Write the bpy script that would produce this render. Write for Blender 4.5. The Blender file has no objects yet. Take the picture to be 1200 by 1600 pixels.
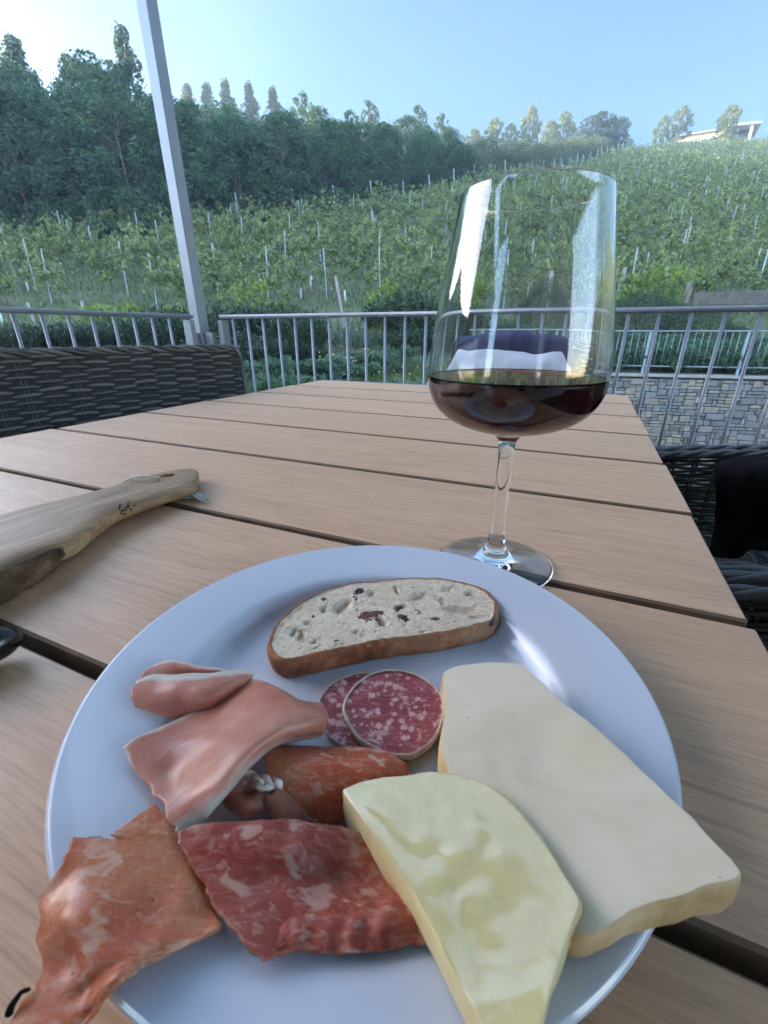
import bpy, math, random
import numpy as np
from mathutils import Vector, Matrix, noise

R = math.radians
sc = bpy.context.scene
COL = sc.collection
rng = np.random.default_rng(7)
random.seed(7)

# ------------------------------------------------------------------ camera geometry (metres; the eye is at (0,0,EYE), looking along +Y)
FPX, EYE, PITCH = 675.0, 0.915, R(22.75)
CS, SN = math.cos(PITCH), math.sin(PITCH)
TT = 0.75                                   # table top height

def ray(px, py):
    u = (px - 600) / FPX; v = (py - 800) / FPX
    return np.array([u, CS - v * SN, -SN - v * CS])

def U(px, py, z):                           # photo pixel -> point on the level z
    d = ray(px, py); t = (z - EYE) / d[2]
    return np.array([d[0] * t, d[1] * t, z])

def at_y(px, py, Y):                        # photo pixel -> point at depth Y
    d = ray(px, py); t = Y / d[1]
    return np.array([d[0] * t, Y, EYE + d[2] * t])

TA = R(24.0)                                # terrace and table axes
E1 = np.array([math.cos(TA), -math.sin(TA), 0.0]); E2 = np.array([math.sin(TA), math.cos(TA), 0.0])
def T(a, b, z=0.0):
    p = E1 * a + E2 * b
    return np.array([p[0], p[1], z])

# ------------------------------------------------------------------ object helpers
ORI = {}
def setp(o, label=None, cat=None, group=None, kind=None):
    if label: o['label'] = label
    if cat: o['category'] = cat
    if group: o['group'] = group
    if kind: o['kind'] = kind
    return o

def thing(name, label, cat, loc=(0, 0, 0), rotz=0.0, group=None):
    o = bpy.data.objects.new(name, None); COL.objects.link(o)
    o.empty_display_size = 0.1
    o.location = [float(x) for x in loc]; o.rotation_euler = (0, 0, rotz)
    return setp(o, label, cat, group)

class MB:
    """collects shapes; build() links them as ONE mesh object"""
    def __init__(self): self.v = []; self.f = []; self.uv = []; self.mi = []; self.n = 0
    def add(self, V, F, uv=None, mi=0):
        V = np.asarray(V, float); off = self.n
        self.v.append(V); self.n += len(V)
        for f in F: self.f.append([i + off for i in f]); self.mi.append(mi)
        self.uv.append(np.zeros((len(V), 2)) if uv is None else np.asarray(uv, float))
        return self
    def box(self, c, s, axes=None, bev=0.0):
        c = np.asarray(c, float); s = np.asarray(s, float) / 2
        ax = np.eye(3) if axes is None else np.asarray(axes, float)
        if bev <= 0:
            P = [c + ax[0] * s[0] * i + ax[1] * s[1] * j + ax[2] * s[2] * k for k in (-1, 1) for j in (-1, 1) for i in (-1, 1)]
            self.add(P, [(0, 2, 3, 1), (4, 5, 7, 6), (0, 1, 5, 4), (2, 6, 7, 3), (0, 4, 6, 2), (1, 3, 7, 5)])
        else:
            b = min(bev, min(s) * 0.9); P = []
            for k in (-1, 1):
                for j in (-1, 1):
                    for i in (-1, 1):
                        for a in range(3):
                            q = s - b; q = q.copy(); q[a] = s[a]
                            P.append(c + ax[0] * q[0] * i + ax[1] * q[1] * j + ax[2] * q[2] * k)
            I = lambda i, j, k, a: ((k > 0) * 4 + (j > 0) * 2 + (i > 0)) * 3 + a
            F = []
            for sg in (-1, 1):
                q = [(-1, -1), (1, -1), (1, 1), (-1, 1)]
                F.append([I(sg, a, b_, 0) for a, b_ in q][::sg])
                F.append([I(a, sg, b_, 1) for a, b_ in q][::-sg])
                F.append([I(a, b_, sg, 2) for a, b_ in q][::sg])
            for a in (-1, 1):
                for b_ in (-1, 1):
                    m = a * b_
                    F.append([I(a, b_, -1, 0), I(a, b_, -1, 1), I(a, b_, 1, 1), I(a, b_, 1, 0)][::m])
                    F.append([I(a, -1, b_, 0), I(a, 1, b_, 0), I(a, 1, b_, 2), I(a, -1, b_, 2)][::m])
                    F.append([I(-1, a, b_, 1), I(-1, a, b_, 2), I(1, a, b_, 2), I(1, a, b_, 1)][::m])
            for k in (-1, 1):
                for j in (-1, 1):
                    for i in (-1, 1):
                        F.append([I(i, j, k, 0), I(i, j, k, 1), I(i, j, k, 2)][::(i * j * k)])
            self.add(P, F)
        return self
    def tube(self, path, r, n=8, caps=True, up=None):
        P = np.asarray(path, float); m = len(P)
        r = np.full(m, r) if np.isscalar(r) else np.asarray(r, float)
        Tn = np.gradient(P, axis=0); Tn /= np.linalg.norm(Tn, axis=1)[:, None] + 1e-12
        ref = np.array([0, 0, 1.0]) if up is None else np.asarray(up, float)
        if abs(Tn[0] @ ref) > 0.95: ref = np.array([1.0, 0, 0])
        V = []
        side = np.cross(Tn[0], ref); side /= np.linalg.norm(side)
        for i in range(m):
            side = side - Tn[i] * (side @ Tn[i]); side /= np.linalg.norm(side) + 1e-12
            nn = np.cross(side, Tn[i])
            for k in range(n):
                a = 2 * math.pi * k / n
                V.append(P[i] + r[i] * (math.cos(a) * side + math.sin(a) * nn))
        F = [(i * n + k, i * n + (k + 1) % n, (i + 1) * n + (k + 1) % n, (i + 1) * n + k) for i in range(m - 1) for k in range(n)]
        if caps: F += [tuple(range(n))[::-1], tuple((m - 1) * n + k for k in range(n))]
        return self.add(V, F)
    def lathe(self, prof, n=64, c=(0, 0, 0), close=False):
        c = np.asarray(c, float); V = []; rows = []
        for r, z in prof:
            if r < 1e-6: rows.append([len(V)] * n); V.append(c + [0, 0, z])
            else:
                rows.append(list(range(len(V), len(V) + n)))
                V += [c + [r * math.cos(2 * math.pi * k / n), r * math.sin(2 * math.pi * k / n), z] for k in range(n)]
        F = []
        pr = list(zip(rows[:-1], rows[1:])) + ([(rows[-1], rows[0])] if close else [])
        for A, B in pr:
            for k in range(n):
                q = [A[k], A[(k + 1) % n], B[(k + 1) % n], B[k]]
                q = [x for i, x in enumerate(q) if x not in q[:i]]
                if len(q) > 2: F.append(q)
        return self.add(V, F)
    def grid(self, P, uv=None, wrap=False):
        P = np.asarray(P, float); a, b = P.shape[:2]
        bb = b if wrap else b - 1
        F = [(i * b + j, i * b + (j + 1) % b, (i + 1) * b + (j + 1) % b, (i + 1) * b + j) for i in range(a - 1) for j in range(bb)]
        return self.add(P.reshape(-1, 3), F, None if uv is None else np.asarray(uv).reshape(-1, 2))
    def build(self, name, mats, parent=None, smooth=True, kind=None, world=True, sharp=None):
        V = np.concatenate(self.v) if self.v else np.zeros((0, 3))
        if parent is not None and world: V = to_local(V, parent)
        o = link_mesh(name, V, self.f, mats, parent, smooth)
        me = o.data
        if isinstance(mats, (list, tuple)) and len(mats) > 1: me.polygons.foreach_set('material_index', self.mi)
        UV = np.concatenate(self.uv)
        if np.any(UV):
            l = me.uv_layers.new(name='UVMap'); li = np.zeros(len(me.loops), np.int32); me.loops.foreach_get('vertex_index', li)
            l.data.foreach_set('uv', UV[li].astype(np.float32).ravel())
        if sharp: me.set_sharp_from_angle(angle=R(sharp))
        if kind: o['kind'] = kind
        return o

def to_local(V, parent):
    p = parent; chain = []
    while p is not None: chain.append(p); p = p.parent
    for p in reversed(chain):
        a = -p.rotation_euler[2]; V = V - np.array(p.location)
        if abs(a) > 1e-9:
            c, s = math.cos(a), math.sin(a)
            V = np.stack([V[:, 0] * c - V[:, 1] * s, V[:, 0] * s + V[:, 1] * c, V[:, 2]], 1)
    return V

def link_mesh(name, V, F, mats, parent=None, smooth=True):
    me = bpy.data.meshes.new(name); me.from_pydata([tuple(v) for v in V], [], F); me.update()
    for m in (mats if isinstance(mats, (list, tuple)) else [mats]): me.materials.append(m)
    if smooth: me.polygons.foreach_set('use_smooth', [True] * len(me.polygons))
    o = bpy.data.objects.new(name, me); COL.objects.link(o)
    if parent is not None: o.parent = parent
    return o

def quads_mesh(name, Q, mat, parent=None, mi=None, smooth=False):
    """Q: (N,4,3) loose quads, fast path"""
    Q = np.asarray(Q, np.float32); n = len(Q)
    me = bpy.data.meshes.new(name)
    me.vertices.add(n * 4); me.vertices.foreach_set('co', Q.reshape(-1))
    me.loops.add(n * 4); me.loops.foreach_set('vertex_index', np.arange(n * 4, dtype=np.int32))
    me.polygons.add(n); me.polygons.foreach_set('loop_start', np.arange(0, n * 4, 4, dtype=np.int32))
    for m in (mat if isinstance(mat, (list, tuple)) else [mat]): me.materials.append(m)
    if mi is not None: me.polygons.foreach_set('material_index', np.asarray(mi, np.int32))
    me.update(calc_edges=True)
    o = bpy.data.objects.new(name, me); COL.objects.link(o)
    if parent is not None: o.parent = parent
    return o

def dup(root, loc, rotz=None, scale=None, label=None, group=None):
    r = root.copy(); COL.objects.link(r); r.location = [float(x) for x in loc]
    if rotz is not None: r.rotation_euler = (root.rotation_euler[0], root.rotation_euler[1], rotz)
    if scale is not None: r.scale = (scale,) * 3 if np.isscalar(scale) else scale
    if label: r['label'] = label
    if group: r['group'] = group
    for ch in list(root.children):
        c = ch.copy(); COL.objects.link(c); c.parent = r
        for g in list(ch.children):
            d = g.copy(); COL.objects.link(d); d.parent = c
    return r

# ------------------------------------------------------------------ material helpers
class NM:
    def __init__(self, name, rough=0.5, base=(0.5, 0.5, 0.5), **kw):
        self.m = bpy.data.materials.new(name); self.m.use_nodes = True
        self.t = self.m.node_tree; self.b = self.t.nodes['Principled BSDF']
        self.set('Base Color', base); self.set('Roughness', rough)
        for k, v in kw.items(): self.set(k.replace('_', ' '), v)
    def set(self, k, v):
        s = self.b.inputs[k]
        if hasattr(v, 'is_output'): self.t.links.new(v, s)
        elif isinstance(v, (tuple, list)) and s.type == 'RGBA': s.default_value = tuple(v)[:3] + (1.0,)
        else: s.default_value = v
    def n(self, ty, ins=None, **props):
        x = self.t.nodes.new(ty)
        for k, v in props.items(): setattr(x, k, v)
        for k, v in (ins or {}).items():
            s = x.inputs[k]
            if hasattr(v, 'is_output'): self.t.links.new(v, s)
            elif s.type == 'RGBA' and len(v) == 3: s.default_value = tuple(v) + (1.0,)
            else: s.default_value = v
        return x
    def coord(self, which='Object'): return self.n('ShaderNodeTexCoord').outputs[which]
    def map(self, co, scale=(1, 1, 1), rot=(0, 0, 0), loc=(0, 0, 0)):
        return self.n('ShaderNodeMapping', {'Vector': co, 'Scale': scale, 'Rotation': rot, 'Location': loc}).outputs[0]
    def noise(self, co, scale=5, detail=4, rough=0.55, dist=0.0):
        return self.n('ShaderNodeTexNoise', {'Vector': co, 'Scale': scale, 'Detail': detail, 'Roughness': rough, 'Distortion': dist}).outputs['Fac']
    def voro(self, co, scale=5, feature='F1', out='Distance', rnd=1.0):
        return self.n('ShaderNodeTexVoronoi', {'Vector': co, 'Scale': scale, 'Randomness': rnd}, feature=feature).outputs[out]
    def ramp(self, fac, stops, interp='LINEAR'):
        r = self.n('ShaderNodeValToRGB', {'Fac': fac}); e = r.color_ramp; e.interpolation = interp
        while len(e.elements) < len(stops): e.elements.new(0.5)
        for el, (p, c) in zip(e.elements, stops):
            el.position = p; el.color = (tuple(c) if not np.isscalar(c) else (c, c, c)) + (1.0,)
        return r.outputs['Color']
    def mix(self, fac, a, b, mode='MIX'):
        x = self.n('ShaderNodeMix', data_type='RGBA', blend_type=mode)
        for i, v in ((0, fac), (6, a), (7, b)):
            s = x.inputs[i]
            if hasattr(v, 'is_output'): self.t.links.new(v, s)
            elif i == 0: s.default_value = v
            else: s.default_value = tuple(v) + (1.0,)
        return x.outputs[2]
    def math(self, op, a, b=0.0, c=0.0):
        x = self.n('ShaderNodeMath', operation=op)
        for i, v in enumerate((a, b, c)):
            if hasattr(v, 'is_output'): self.t.links.new(v, x.inputs[i])
            else: x.inputs[i].default_value = v
        return x.outputs[0]
    def bump(self, h, strength=0.3, dist=0.01, prev=None):
        ins = {'Height': h, 'Strength': strength, 'Distance': dist}
        if prev is not None: ins['Normal'] = prev
        o = self.n('ShaderNodeBump', ins).outputs[0]; self.set('Normal', o); return o
    def rand_island(self): return self.n('ShaderNodeNewGeometry').outputs['Random Per Island']
    def rand_obj(self): return self.n('ShaderNodeObjectInfo').outputs['Random']

def leaf_mat(name, cols, transl=0.35, rough=0.55, spread=0.12, scale=0.35):
    """leaves: colour varies from leaf to leaf, from clump to clump and from plant to plant"""
    k = NM(name, rough)
    f = k.math('ADD', k.math('MULTIPLY', k.rand_island(), 0.5), k.math('MULTIPLY', k.noise(k.coord('Object'), scale, 2), 0.5))
    f = k.math('ADD', f, k.math('MULTIPLY', k.math('SUBTRACT', k.rand_obj(), 0.5), spread))
    c = k.ramp(f, [(0.2 + 0.6 * i / max(1, len(cols) - 1), x) for i, x in enumerate(cols)])
    k.set('Base Color', c); k.set('Specular IOR Level', 0.35)
    tr = k.n('ShaderNodeBsdfTranslucent', {'Color': k.mix(1.0, c, (1.0, 1.05, 0.6), 'MULTIPLY')})
    mx = k.n('ShaderNodeMixShader', {0: transl, 1: k.b.outputs[0], 2: tr.outputs[0]})
    out = [n for n in k.t.nodes if n.type == 'OUTPUT_MATERIAL'][0]
    k.t.links.new(mx.outputs[0], out.inputs[0])
    return k.m

def plain(name, base, rough=0.5, var=0.15, scale=6.0, bump=0.0, bdist=0.002, **kw):
    k = NM(name, rough, base, **kw)
    nz = k.noise(k.coord(), scale, 5)
    k.set('Base Color', k.mix(k.ramp(nz, [(0.3, 0.0), (0.7, 1.0)]), tuple(x * (1 - var) for x in base), tuple(min(1, x * (1 + var)) for x in base)))
    if bump: k.bump(k.noise(k.coord(), scale * 6, 4), bump, bdist)
    return k.m

# catmull-rom patches
def cr_basis(m, n):
    W = np.zeros((n, m))
    for i, t in enumerate(np.linspace(0, m - 1, n)):
        k = min(int(t), m - 2); x = t - k
        w = [-.5 * x + x * x - .5 * x ** 3, 1 - 2.5 * x * x + 1.5 * x ** 3, .5 * x + 2 * x * x - 1.5 * x ** 3, -.5 * x * x + .5 * x ** 3]
        idx = [k - 1, k, k + 1, k + 2]
        for ww, j in zip(w, idx):
            if j < 0: W[i, 0] += 2 * ww; W[i, 1] -= ww
            elif j >= m: W[i, m - 1] += 2 * ww; W[i, m - 2] -= ww
            else: W[i, j] += ww
    return W

def spline(P, n):
    P = np.asarray(P, float); return cr_basis(len(P), n) @ P

def closed_spline(P, n):
    P = np.asarray(P, float); m = len(P)
    Q = np.concatenate([P[-3:], P, P[:3]]); t0 = 3
    ts = np.arange(n) / n * m + t0
    out = []
    for t in ts:
        k = int(t); x = t - k
        p = Q[k - 1:k + 3]
        w = np.array([-.5 * x + x * x - .5 * x ** 3, 1 - 2.5 * x * x + 1.5 * x ** 3, .5 * x + 2 * x * x - 1.5 * x ** 3, -.5 * x * x + .5 * x ** 3])
        out.append(w @ p)
    out = np.array(out)
    return out

def nz3(p, s, o=0.0): return noise.noise(Vector((p[0] * s + o, p[1] * s + o * 1.7, p[2] * s - o)))
# ------------------------------------------------------------------ world, sun, camera, render settings
SUN_EL, SUN_AZ = R(8.5), R(-76.0)          # azimuth from +Y, negative = to the left
w = bpy.data.worlds.new('World'); sc.world = w; w.use_nodes = True
wt = w.node_tree; bg = wt.nodes['Background']
sky = wt.nodes.new('ShaderNodeTexSky'); sky.sky_type = 'NISHITA'; sky.sun_disc = False
sky.sun_elevation = SUN_EL; sky.sun_rotation = SUN_AZ
sky.altitude = 250; sky.air_density = 1.0; sky.dust_density = 0.8; sky.ozone_density = 1.2
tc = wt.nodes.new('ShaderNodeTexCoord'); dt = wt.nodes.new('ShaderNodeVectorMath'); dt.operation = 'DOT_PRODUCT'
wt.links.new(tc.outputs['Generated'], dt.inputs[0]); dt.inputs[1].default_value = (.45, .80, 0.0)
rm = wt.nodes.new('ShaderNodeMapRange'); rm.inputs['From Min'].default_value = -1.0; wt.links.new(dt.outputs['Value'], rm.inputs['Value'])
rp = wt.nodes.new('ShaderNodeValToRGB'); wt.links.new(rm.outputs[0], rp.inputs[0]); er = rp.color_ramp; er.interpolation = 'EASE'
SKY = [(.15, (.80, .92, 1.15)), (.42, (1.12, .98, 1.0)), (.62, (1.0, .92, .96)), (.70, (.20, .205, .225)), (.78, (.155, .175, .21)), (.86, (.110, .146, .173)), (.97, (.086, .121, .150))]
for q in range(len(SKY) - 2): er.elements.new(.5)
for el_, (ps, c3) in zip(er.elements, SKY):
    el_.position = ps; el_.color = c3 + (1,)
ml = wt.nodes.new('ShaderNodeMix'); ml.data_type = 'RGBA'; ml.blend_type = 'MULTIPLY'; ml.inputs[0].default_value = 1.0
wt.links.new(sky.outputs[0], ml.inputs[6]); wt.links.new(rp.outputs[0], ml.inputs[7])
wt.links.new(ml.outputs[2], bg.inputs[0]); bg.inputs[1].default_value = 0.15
sl = bpy.data.lights.new('sun', 'SUN'); sl.energy = 2.0; sl.angle = R(0.5); sl.color = (1.0, 0.92, 0.78)
so = bpy.data.objects.new('sun', sl); COL.objects.link(so)
sd = Vector((math.sin(SUN_AZ) * math.cos(SUN_EL), math.cos(SUN_AZ) * math.cos(SUN_EL), math.sin(SUN_EL)))
so.rotation_euler = sd.to_track_quat('Z', 'Y').to_euler()

cam = bpy.data.cameras.new('camera'); co = bpy.data.objects.new('camera', cam); COL.objects.link(co)
co.location = (0, 0, EYE); co.rotation_euler = (math.pi / 2 - PITCH, 0, 0)
cam.sensor_fit = 'VERTICAL'; cam.sensor_height = 36.0; cam.lens = FPX / 1600 * 36.0
cam.clip_start = 0.01; cam.clip_end = 6000
cam.dof.use_dof = True; cam.dof.focus_distance = 0.42; cam.dof.aperture_fstop = 22
sc.camera = co
sc.view_settings.view_transform = 'Standard'; sc.view_settings.look = 'None'
sc.view_settings.exposure = 3.85; sc.view_settings.gamma = 1.0
cy = sc.cycles
cy.use_denoising = True; cy.max_bounces = 14; cy.transmission_bounces = 12; cy.diffuse_bounces = 3; cy.glossy_bounces = 4
cy.transparent_max_bounces = 8; cy.caustics_refractive = True; cy.caustics_reflective = False; cy.sample_clamp_indirect = 4.0
cy.use_adaptive_sampling = True; cy.adaptive_threshold = 0.02

# ------------------------------------------------------------------ terrain
WALL_P, WALL_D = np.array([5.43, 10.63]), np.array([0.9696, -0.2447])
def wall_side(X, Y):                        # >0 behind the wall's front face
    nx, ny = 0.2447, 0.9696
    return (X - WALL_P[0]) * nx + (Y - WALL_P[1]) * ny
BX, BY = [-60, -40, -23, -13.5, -8.3, 0, 7.8, 21, 40, 60], [21, 25, 30, 35.5, 39, 46, 53.5, 69, 97, 124]
def bound(X):                               # depth where the vineyard meets the wood
    return np.interp(X, BX, BY)
def ground(X, Y):
    X = np.asarray(X, float); Y = np.asarray(Y, float)
    z = np.interp(Y, [-5, 9, 11.5, 14, 18, 22, 130, 150, 400], [-.15, -.12, 0.05, .5, 1.25, 2.2, 41.1, 42.6, 30])
    z = z + np.clip((Y - 90) / 40, 0, 1) * np.clip(X - 60, 0, 60) * 0.05
    z = z + 20 * np.clip((-X - 45) / 28, 0, 1) * np.clip((62 - Y) / 22, 0, 1) * np.clip((Y + 25) / 14, 0, 1) * np.clip((200 - Y) / 60, 0, 1) * np.clip((500 + X) / 300, 0, 1)  # unseen ridge at far left, added to block the low sun
    z = z + 26 * np.clip((X - 48) / 40, 0, 1) * np.clip((60 - Y) / 25, 0, 1) * np.clip((Y + 120) / 60, 0, 1) * np.clip((300 - X) / 120, 0, 1)  # unseen rise at right, added to cut the sky's reflection in the glass
    z = z + 0.10 * np.sin(X * .9 + Y * .35) * np.clip((Y - 8) / 10, 0, 1) + 0.25 * np.sin(X * .21 - 1) * np.clip((Y - 20) / 20, 0, 1)
    e1 = X * E1[0] + Y * E1[1]; e2 = X * E2[0] + Y * E2[1]
    low = ((wall_side(X, Y) < 0.25) & (X > 1.5) & (e2 > 1.0)) | ((e2 < 2.0) & (e1 > -1.95))
    return np.where(low, -2.6, z)
def hit(px, py, y0=4.0, y1=170.0):
    d = ray(px, py)
    ys = np.concatenate([np.arange(y0, 30, .05), np.arange(30, y1, .25)])
    z = EYE + d[2] * ys / d[1]; x = d[0] * ys / d[1]
    g = ground(x, ys); k = np.argmax(g >= z) if np.any(g >= z) else len(ys) - 1
    return np.array([x[k], ys[k], g[k]])

k = NM('earth_and_grass', 0.95)
c_ = k.coord()
g1 = k.noise(c_, 0.35, 6, .6); g2 = k.noise(c_, 6.0, 6, .7)
gc = k.mix(k.ramp(g1, [(.42, 0), (.6, 1)]), (0.060, 0.085, 0.028), (0.125, 0.105, 0.065))
gc = k.mix(k.ramp(g2, [(.3, 0), (.75, 1)]), gc, (0.10, 0.125, 0.05))
k.set('Base Color', gc); k.bump(g2, 0.8, 0.08)
M_ground = k.m
xs = np.concatenate([[-300, -220], np.arange(-150, -40, 5), np.arange(-40, -14, 1.2), np.arange(-14, 16, .3), np.arange(16, 60, 1.5), np.arange(60, 160, 5), [200, 300]])
ys = np.concatenate([[-200, -100, -40, -15, -6], np.arange(-4, 16, .3), np.arange(16, 40, .8), np.arange(40, 160, 2.0), [180, 220, 300]])
GX, GY = np.meshgrid(xs, ys)
GZ = ground(GX, GY)
m_ = MB().grid(np.stack([GX, GY, GZ], -1)[:, ::-1][::-1][:, ::-1][::-1])
go = m_.build('ground', M_ground, kind='structure')

# ------------------------------------------------------------------ leaves, trunks
def leaves(C, size, aspect=0.5, droop=0.0, rnd=rng, flat=0.0, up=None):
    """one rhombic leaf per centre; (N,4,3)"""
    n = len(C); d = rnd.normal(size=(n, 3)); d[:, 2] = d[:, 2] * (1 - flat) - droop
    if up is not None: d = d * (1 - up) + np.array([0, 0, 1.0]) * up * 2
    d /= np.linalg.norm(d, axis=1)[:, None]
    a = rnd.normal(size=(n, 3)); s = np.cross(d, a); s /= np.linalg.norm(s, axis=1)[:, None] + 1e-9
    L = (size * rnd.uniform(.6, 1.3, n))[:, None] if np.isscalar(size) else (size * rnd.uniform(.7, 1.2, n))[:, None]
    W = L * aspect * .5
    return np.stack([C - d * L * .5, C + s * W - d * L * .05, C + d * L * .5, C - s * W - d * L * .05], 1)

def in_ball(n, rnd=rng):
    d = rnd.normal(size=(n, 3)); d /= np.linalg.norm(d, axis=1)[:, None]
    return d * (rnd.uniform(0, 1, n) ** (1 / 3))[:, None]

def limb(mb, a, b, r0, r1, bend=0.12, n=6, sides=6):
    a = np.asarray(a, float); b = np.asarray(b, float)
    t = np.linspace(0, 1, n)[:, None]; L = np.linalg.norm(b - a)
    off = rng.normal(size=3) * L * bend
    mb.tube(a + (b - a) * t + off * np.sin(t * math.pi), np.linspace(r0, r1, n), sides, caps=False)

M_bark = plain('bark', (0.10, 0.075, 0.055), 0.9, 0.4, 8, 0.6, 0.01)
M_robinia = leaf_mat('robinia_leaves', [(0.032, 0.066, 0.034), (0.055, 0.105, 0.050), (0.085, 0.145, 0.062)], .3)
M_oak = leaf_mat('oak_leaves', [(0.030, 0.056, 0.030), (0.048, 0.088, 0.042), (0.072, 0.118, 0.052)], .25)
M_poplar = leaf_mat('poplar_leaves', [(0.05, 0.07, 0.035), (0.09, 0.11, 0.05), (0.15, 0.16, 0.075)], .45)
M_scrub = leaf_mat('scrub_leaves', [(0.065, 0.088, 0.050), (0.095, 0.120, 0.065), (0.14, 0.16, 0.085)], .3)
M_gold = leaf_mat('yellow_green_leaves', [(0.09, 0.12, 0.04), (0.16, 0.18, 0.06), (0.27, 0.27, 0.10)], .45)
M_darkconifer = leaf_mat('dark_tree_leaves', [(0.012, 0.026, 0.016), (0.022, 0.042, 0.024), (0.035, 0.058, 0.03)], .2)

def tree_proto(name, label, cat, H, Wd, base, K, n, size, mat, aspect=.5, droop=.2, clump=.17, seed=0, shape='round', group=None, flat=.4, stems=1, zel=.7):
    """trunk with limbs to every clump; crown of leaf faces with gaps between the clumps"""
    rr = np.random.default_rng(seed)
    t = thing(name, label, cat, group=group)
    h = (np.arange(K) + rr.uniform(0, 1, K)) / K
    if shape == 'round': pr = np.sin(np.clip(.16 + .84 * h, 0, 1) * math.pi) ** .6
    elif shape == 'full': pr = np.where(h < .35, .88 + .12 * h / .35, np.sqrt(np.clip(1 - ((h - .35) / .68) ** 2, .02, 1)))
    else: pr = np.clip(np.minimum((h + .12) / .3, (1.03 - h) / .75), .12, 1)
    a = rr.uniform(0, 6.283, K); rad = pr * Wd / 2 * np.sqrt(rr.uniform(.12, 1, K))
    C = np.stack([rad * np.cos(a), rad * np.sin(a), base + (H - base) * (.05 + .93 * h)], 1)
    rc = clump * Wd * rr.uniform(.65, 1.3, K) * (.55 + .45 * pr)
    wt_ = rc ** 2; wt_ /= wt_.sum()
    which = rr.choice(K, n, p=wt_)
    P = in_ball(n, rr); P /= np.maximum(np.linalg.norm(P, axis=1), .35)[:, None] ** .6
    P[:, 2] *= zel
    Q = leaves(C[which] + P * rc[which][:, None], size, aspect, droop, rr, flat)
    tw = rr.integers(0, K, n // 12); Pt = in_ball(n // 12, rr) * 1.45
    Q = np.concatenate([Q, leaves(C[tw] + Pt * rc[tw][:, None], size * .8, aspect, droop, rr, flat)])
    quads_mesh('crown', Q, mat, t)
    mb = MB(); r0 = .020 * H
    for s_ in range(stems):
        o = np.array([rr.normal() * .25 * (stems > 1), rr.normal() * .25 * (stems > 1), 0])
        b0 = max(base, .2)
        pth = [o + [0, 0, -.5], o + [rr.normal() * .06, rr.normal() * .06, b0 * .7], [rr.normal() * .15, rr.normal() * .15, b0 + (H - b0) * .4], [rr.normal() * .15, rr.normal() * .15, b0 + (H - b0) * .85]]
        mb.tube(spline(pth, 12), np.linspace(r0, r0 * .18, 12), 7, caps=False)
    for c in C[:: max(1, K // 30)]:
        limb(mb, [0, 0, max(.3, c[2] - np.hypot(c[0], c[1]) * .9)], c, r0 * .35, r0 * .08)
    mb.build('trunk', M_bark, t)
    return t

# ------------------------------------------------------------------ the evening air over the hillside
kh = bpy.data.materials.new('evening_haze'); kh.use_nodes = True; ht = kh.node_tree; ht.nodes.clear()
ho = ht.nodes.new('ShaderNodeOutputMaterial'); hv = ht.nodes.new('ShaderNodeVolumePrincipled')
hv.inputs['Color'].default_value = (.60, .80, 1.0, 1); hv.inputs['Density'].default_value = 0.0013; hv.inputs['Anisotropy'].default_value = .25
ht.links.new(hv.outputs[0], ho.inputs['Volume'])
setp(MB().box((0, 51, 28.0), (610, 510, 64)).build('haze', kh, None, False), 'thin bluish evening haze over the hillside', 'haze', None, 'stuff')
# ------------------------------------------------------------------ the wood above the vineyard
def proj(p):
    x, y, z = p[0], p[1], p[2] - EYE
    d = y * CS - z * SN
    return 600 + FPX * x / d, 800 - FPX * (y * SN + z * CS) / d
LINE = np.array([(-200, 20), (0, 62), (60, 98), (100, 85), (140, 100), (180, 48), (215, 105), (260, 128), (330, 158), (400, 172), (460, 160), (520, 178), (570, 172), (620, 188), (690, 188), (720, 215), (800, 222), (850, 222), (900, 212), (985, 215), (1400, 215)], float)
def top_for(X, Y, dy=0.0):                  # height of a tree at (X,Y) whose tip meets the wood's skyline
    px, py = proj((X, Y, ground(X, Y) + 7))
    yy = np.interp(px, LINE[:, 0], LINE[:, 1]) + dy
    return at_y(px, yy, Y)[2] - float(ground(X, Y)), px

P_rob = [tree_proto('robinia_tree', 'robinia', 'tree', 9.0, 6.2, -.2, 80, 15000, .27, M_robinia, .42, .35, .15, 20 + i, 'full') for i in range(3)]
P_oak = [tree_proto('oak_tree', 'oak', 'tree', 9.0, 5.8, -.2, 64, 13000, .23, M_oak, .6, .1, .16, 40 + i, 'full') for i in range(2)]
P_scrub = [tree_proto('scrub_bush', 'scrub', 'bush', 3.6, 4.2, -.1, 40, 6500, .19, M_scrub, .30, -.45, .15, 60 + i, 'full', flat=0, stems=3) for i in range(3)]
used = set()
def put(proto, loc, rot, scale, label=None, group=None):
    if proto.name not in used:
        used.add(proto.name); proto.location = [float(v) for v in loc]; proto.rotation_euler = (0, 0, rot); proto.scale = (scale,) * 3 if np.isscalar(scale) else scale
        if label: proto['label'] = label
        if group: proto['group'] = group
        return proto
    return dup(proto, loc, rot, scale, label, group)

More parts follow.
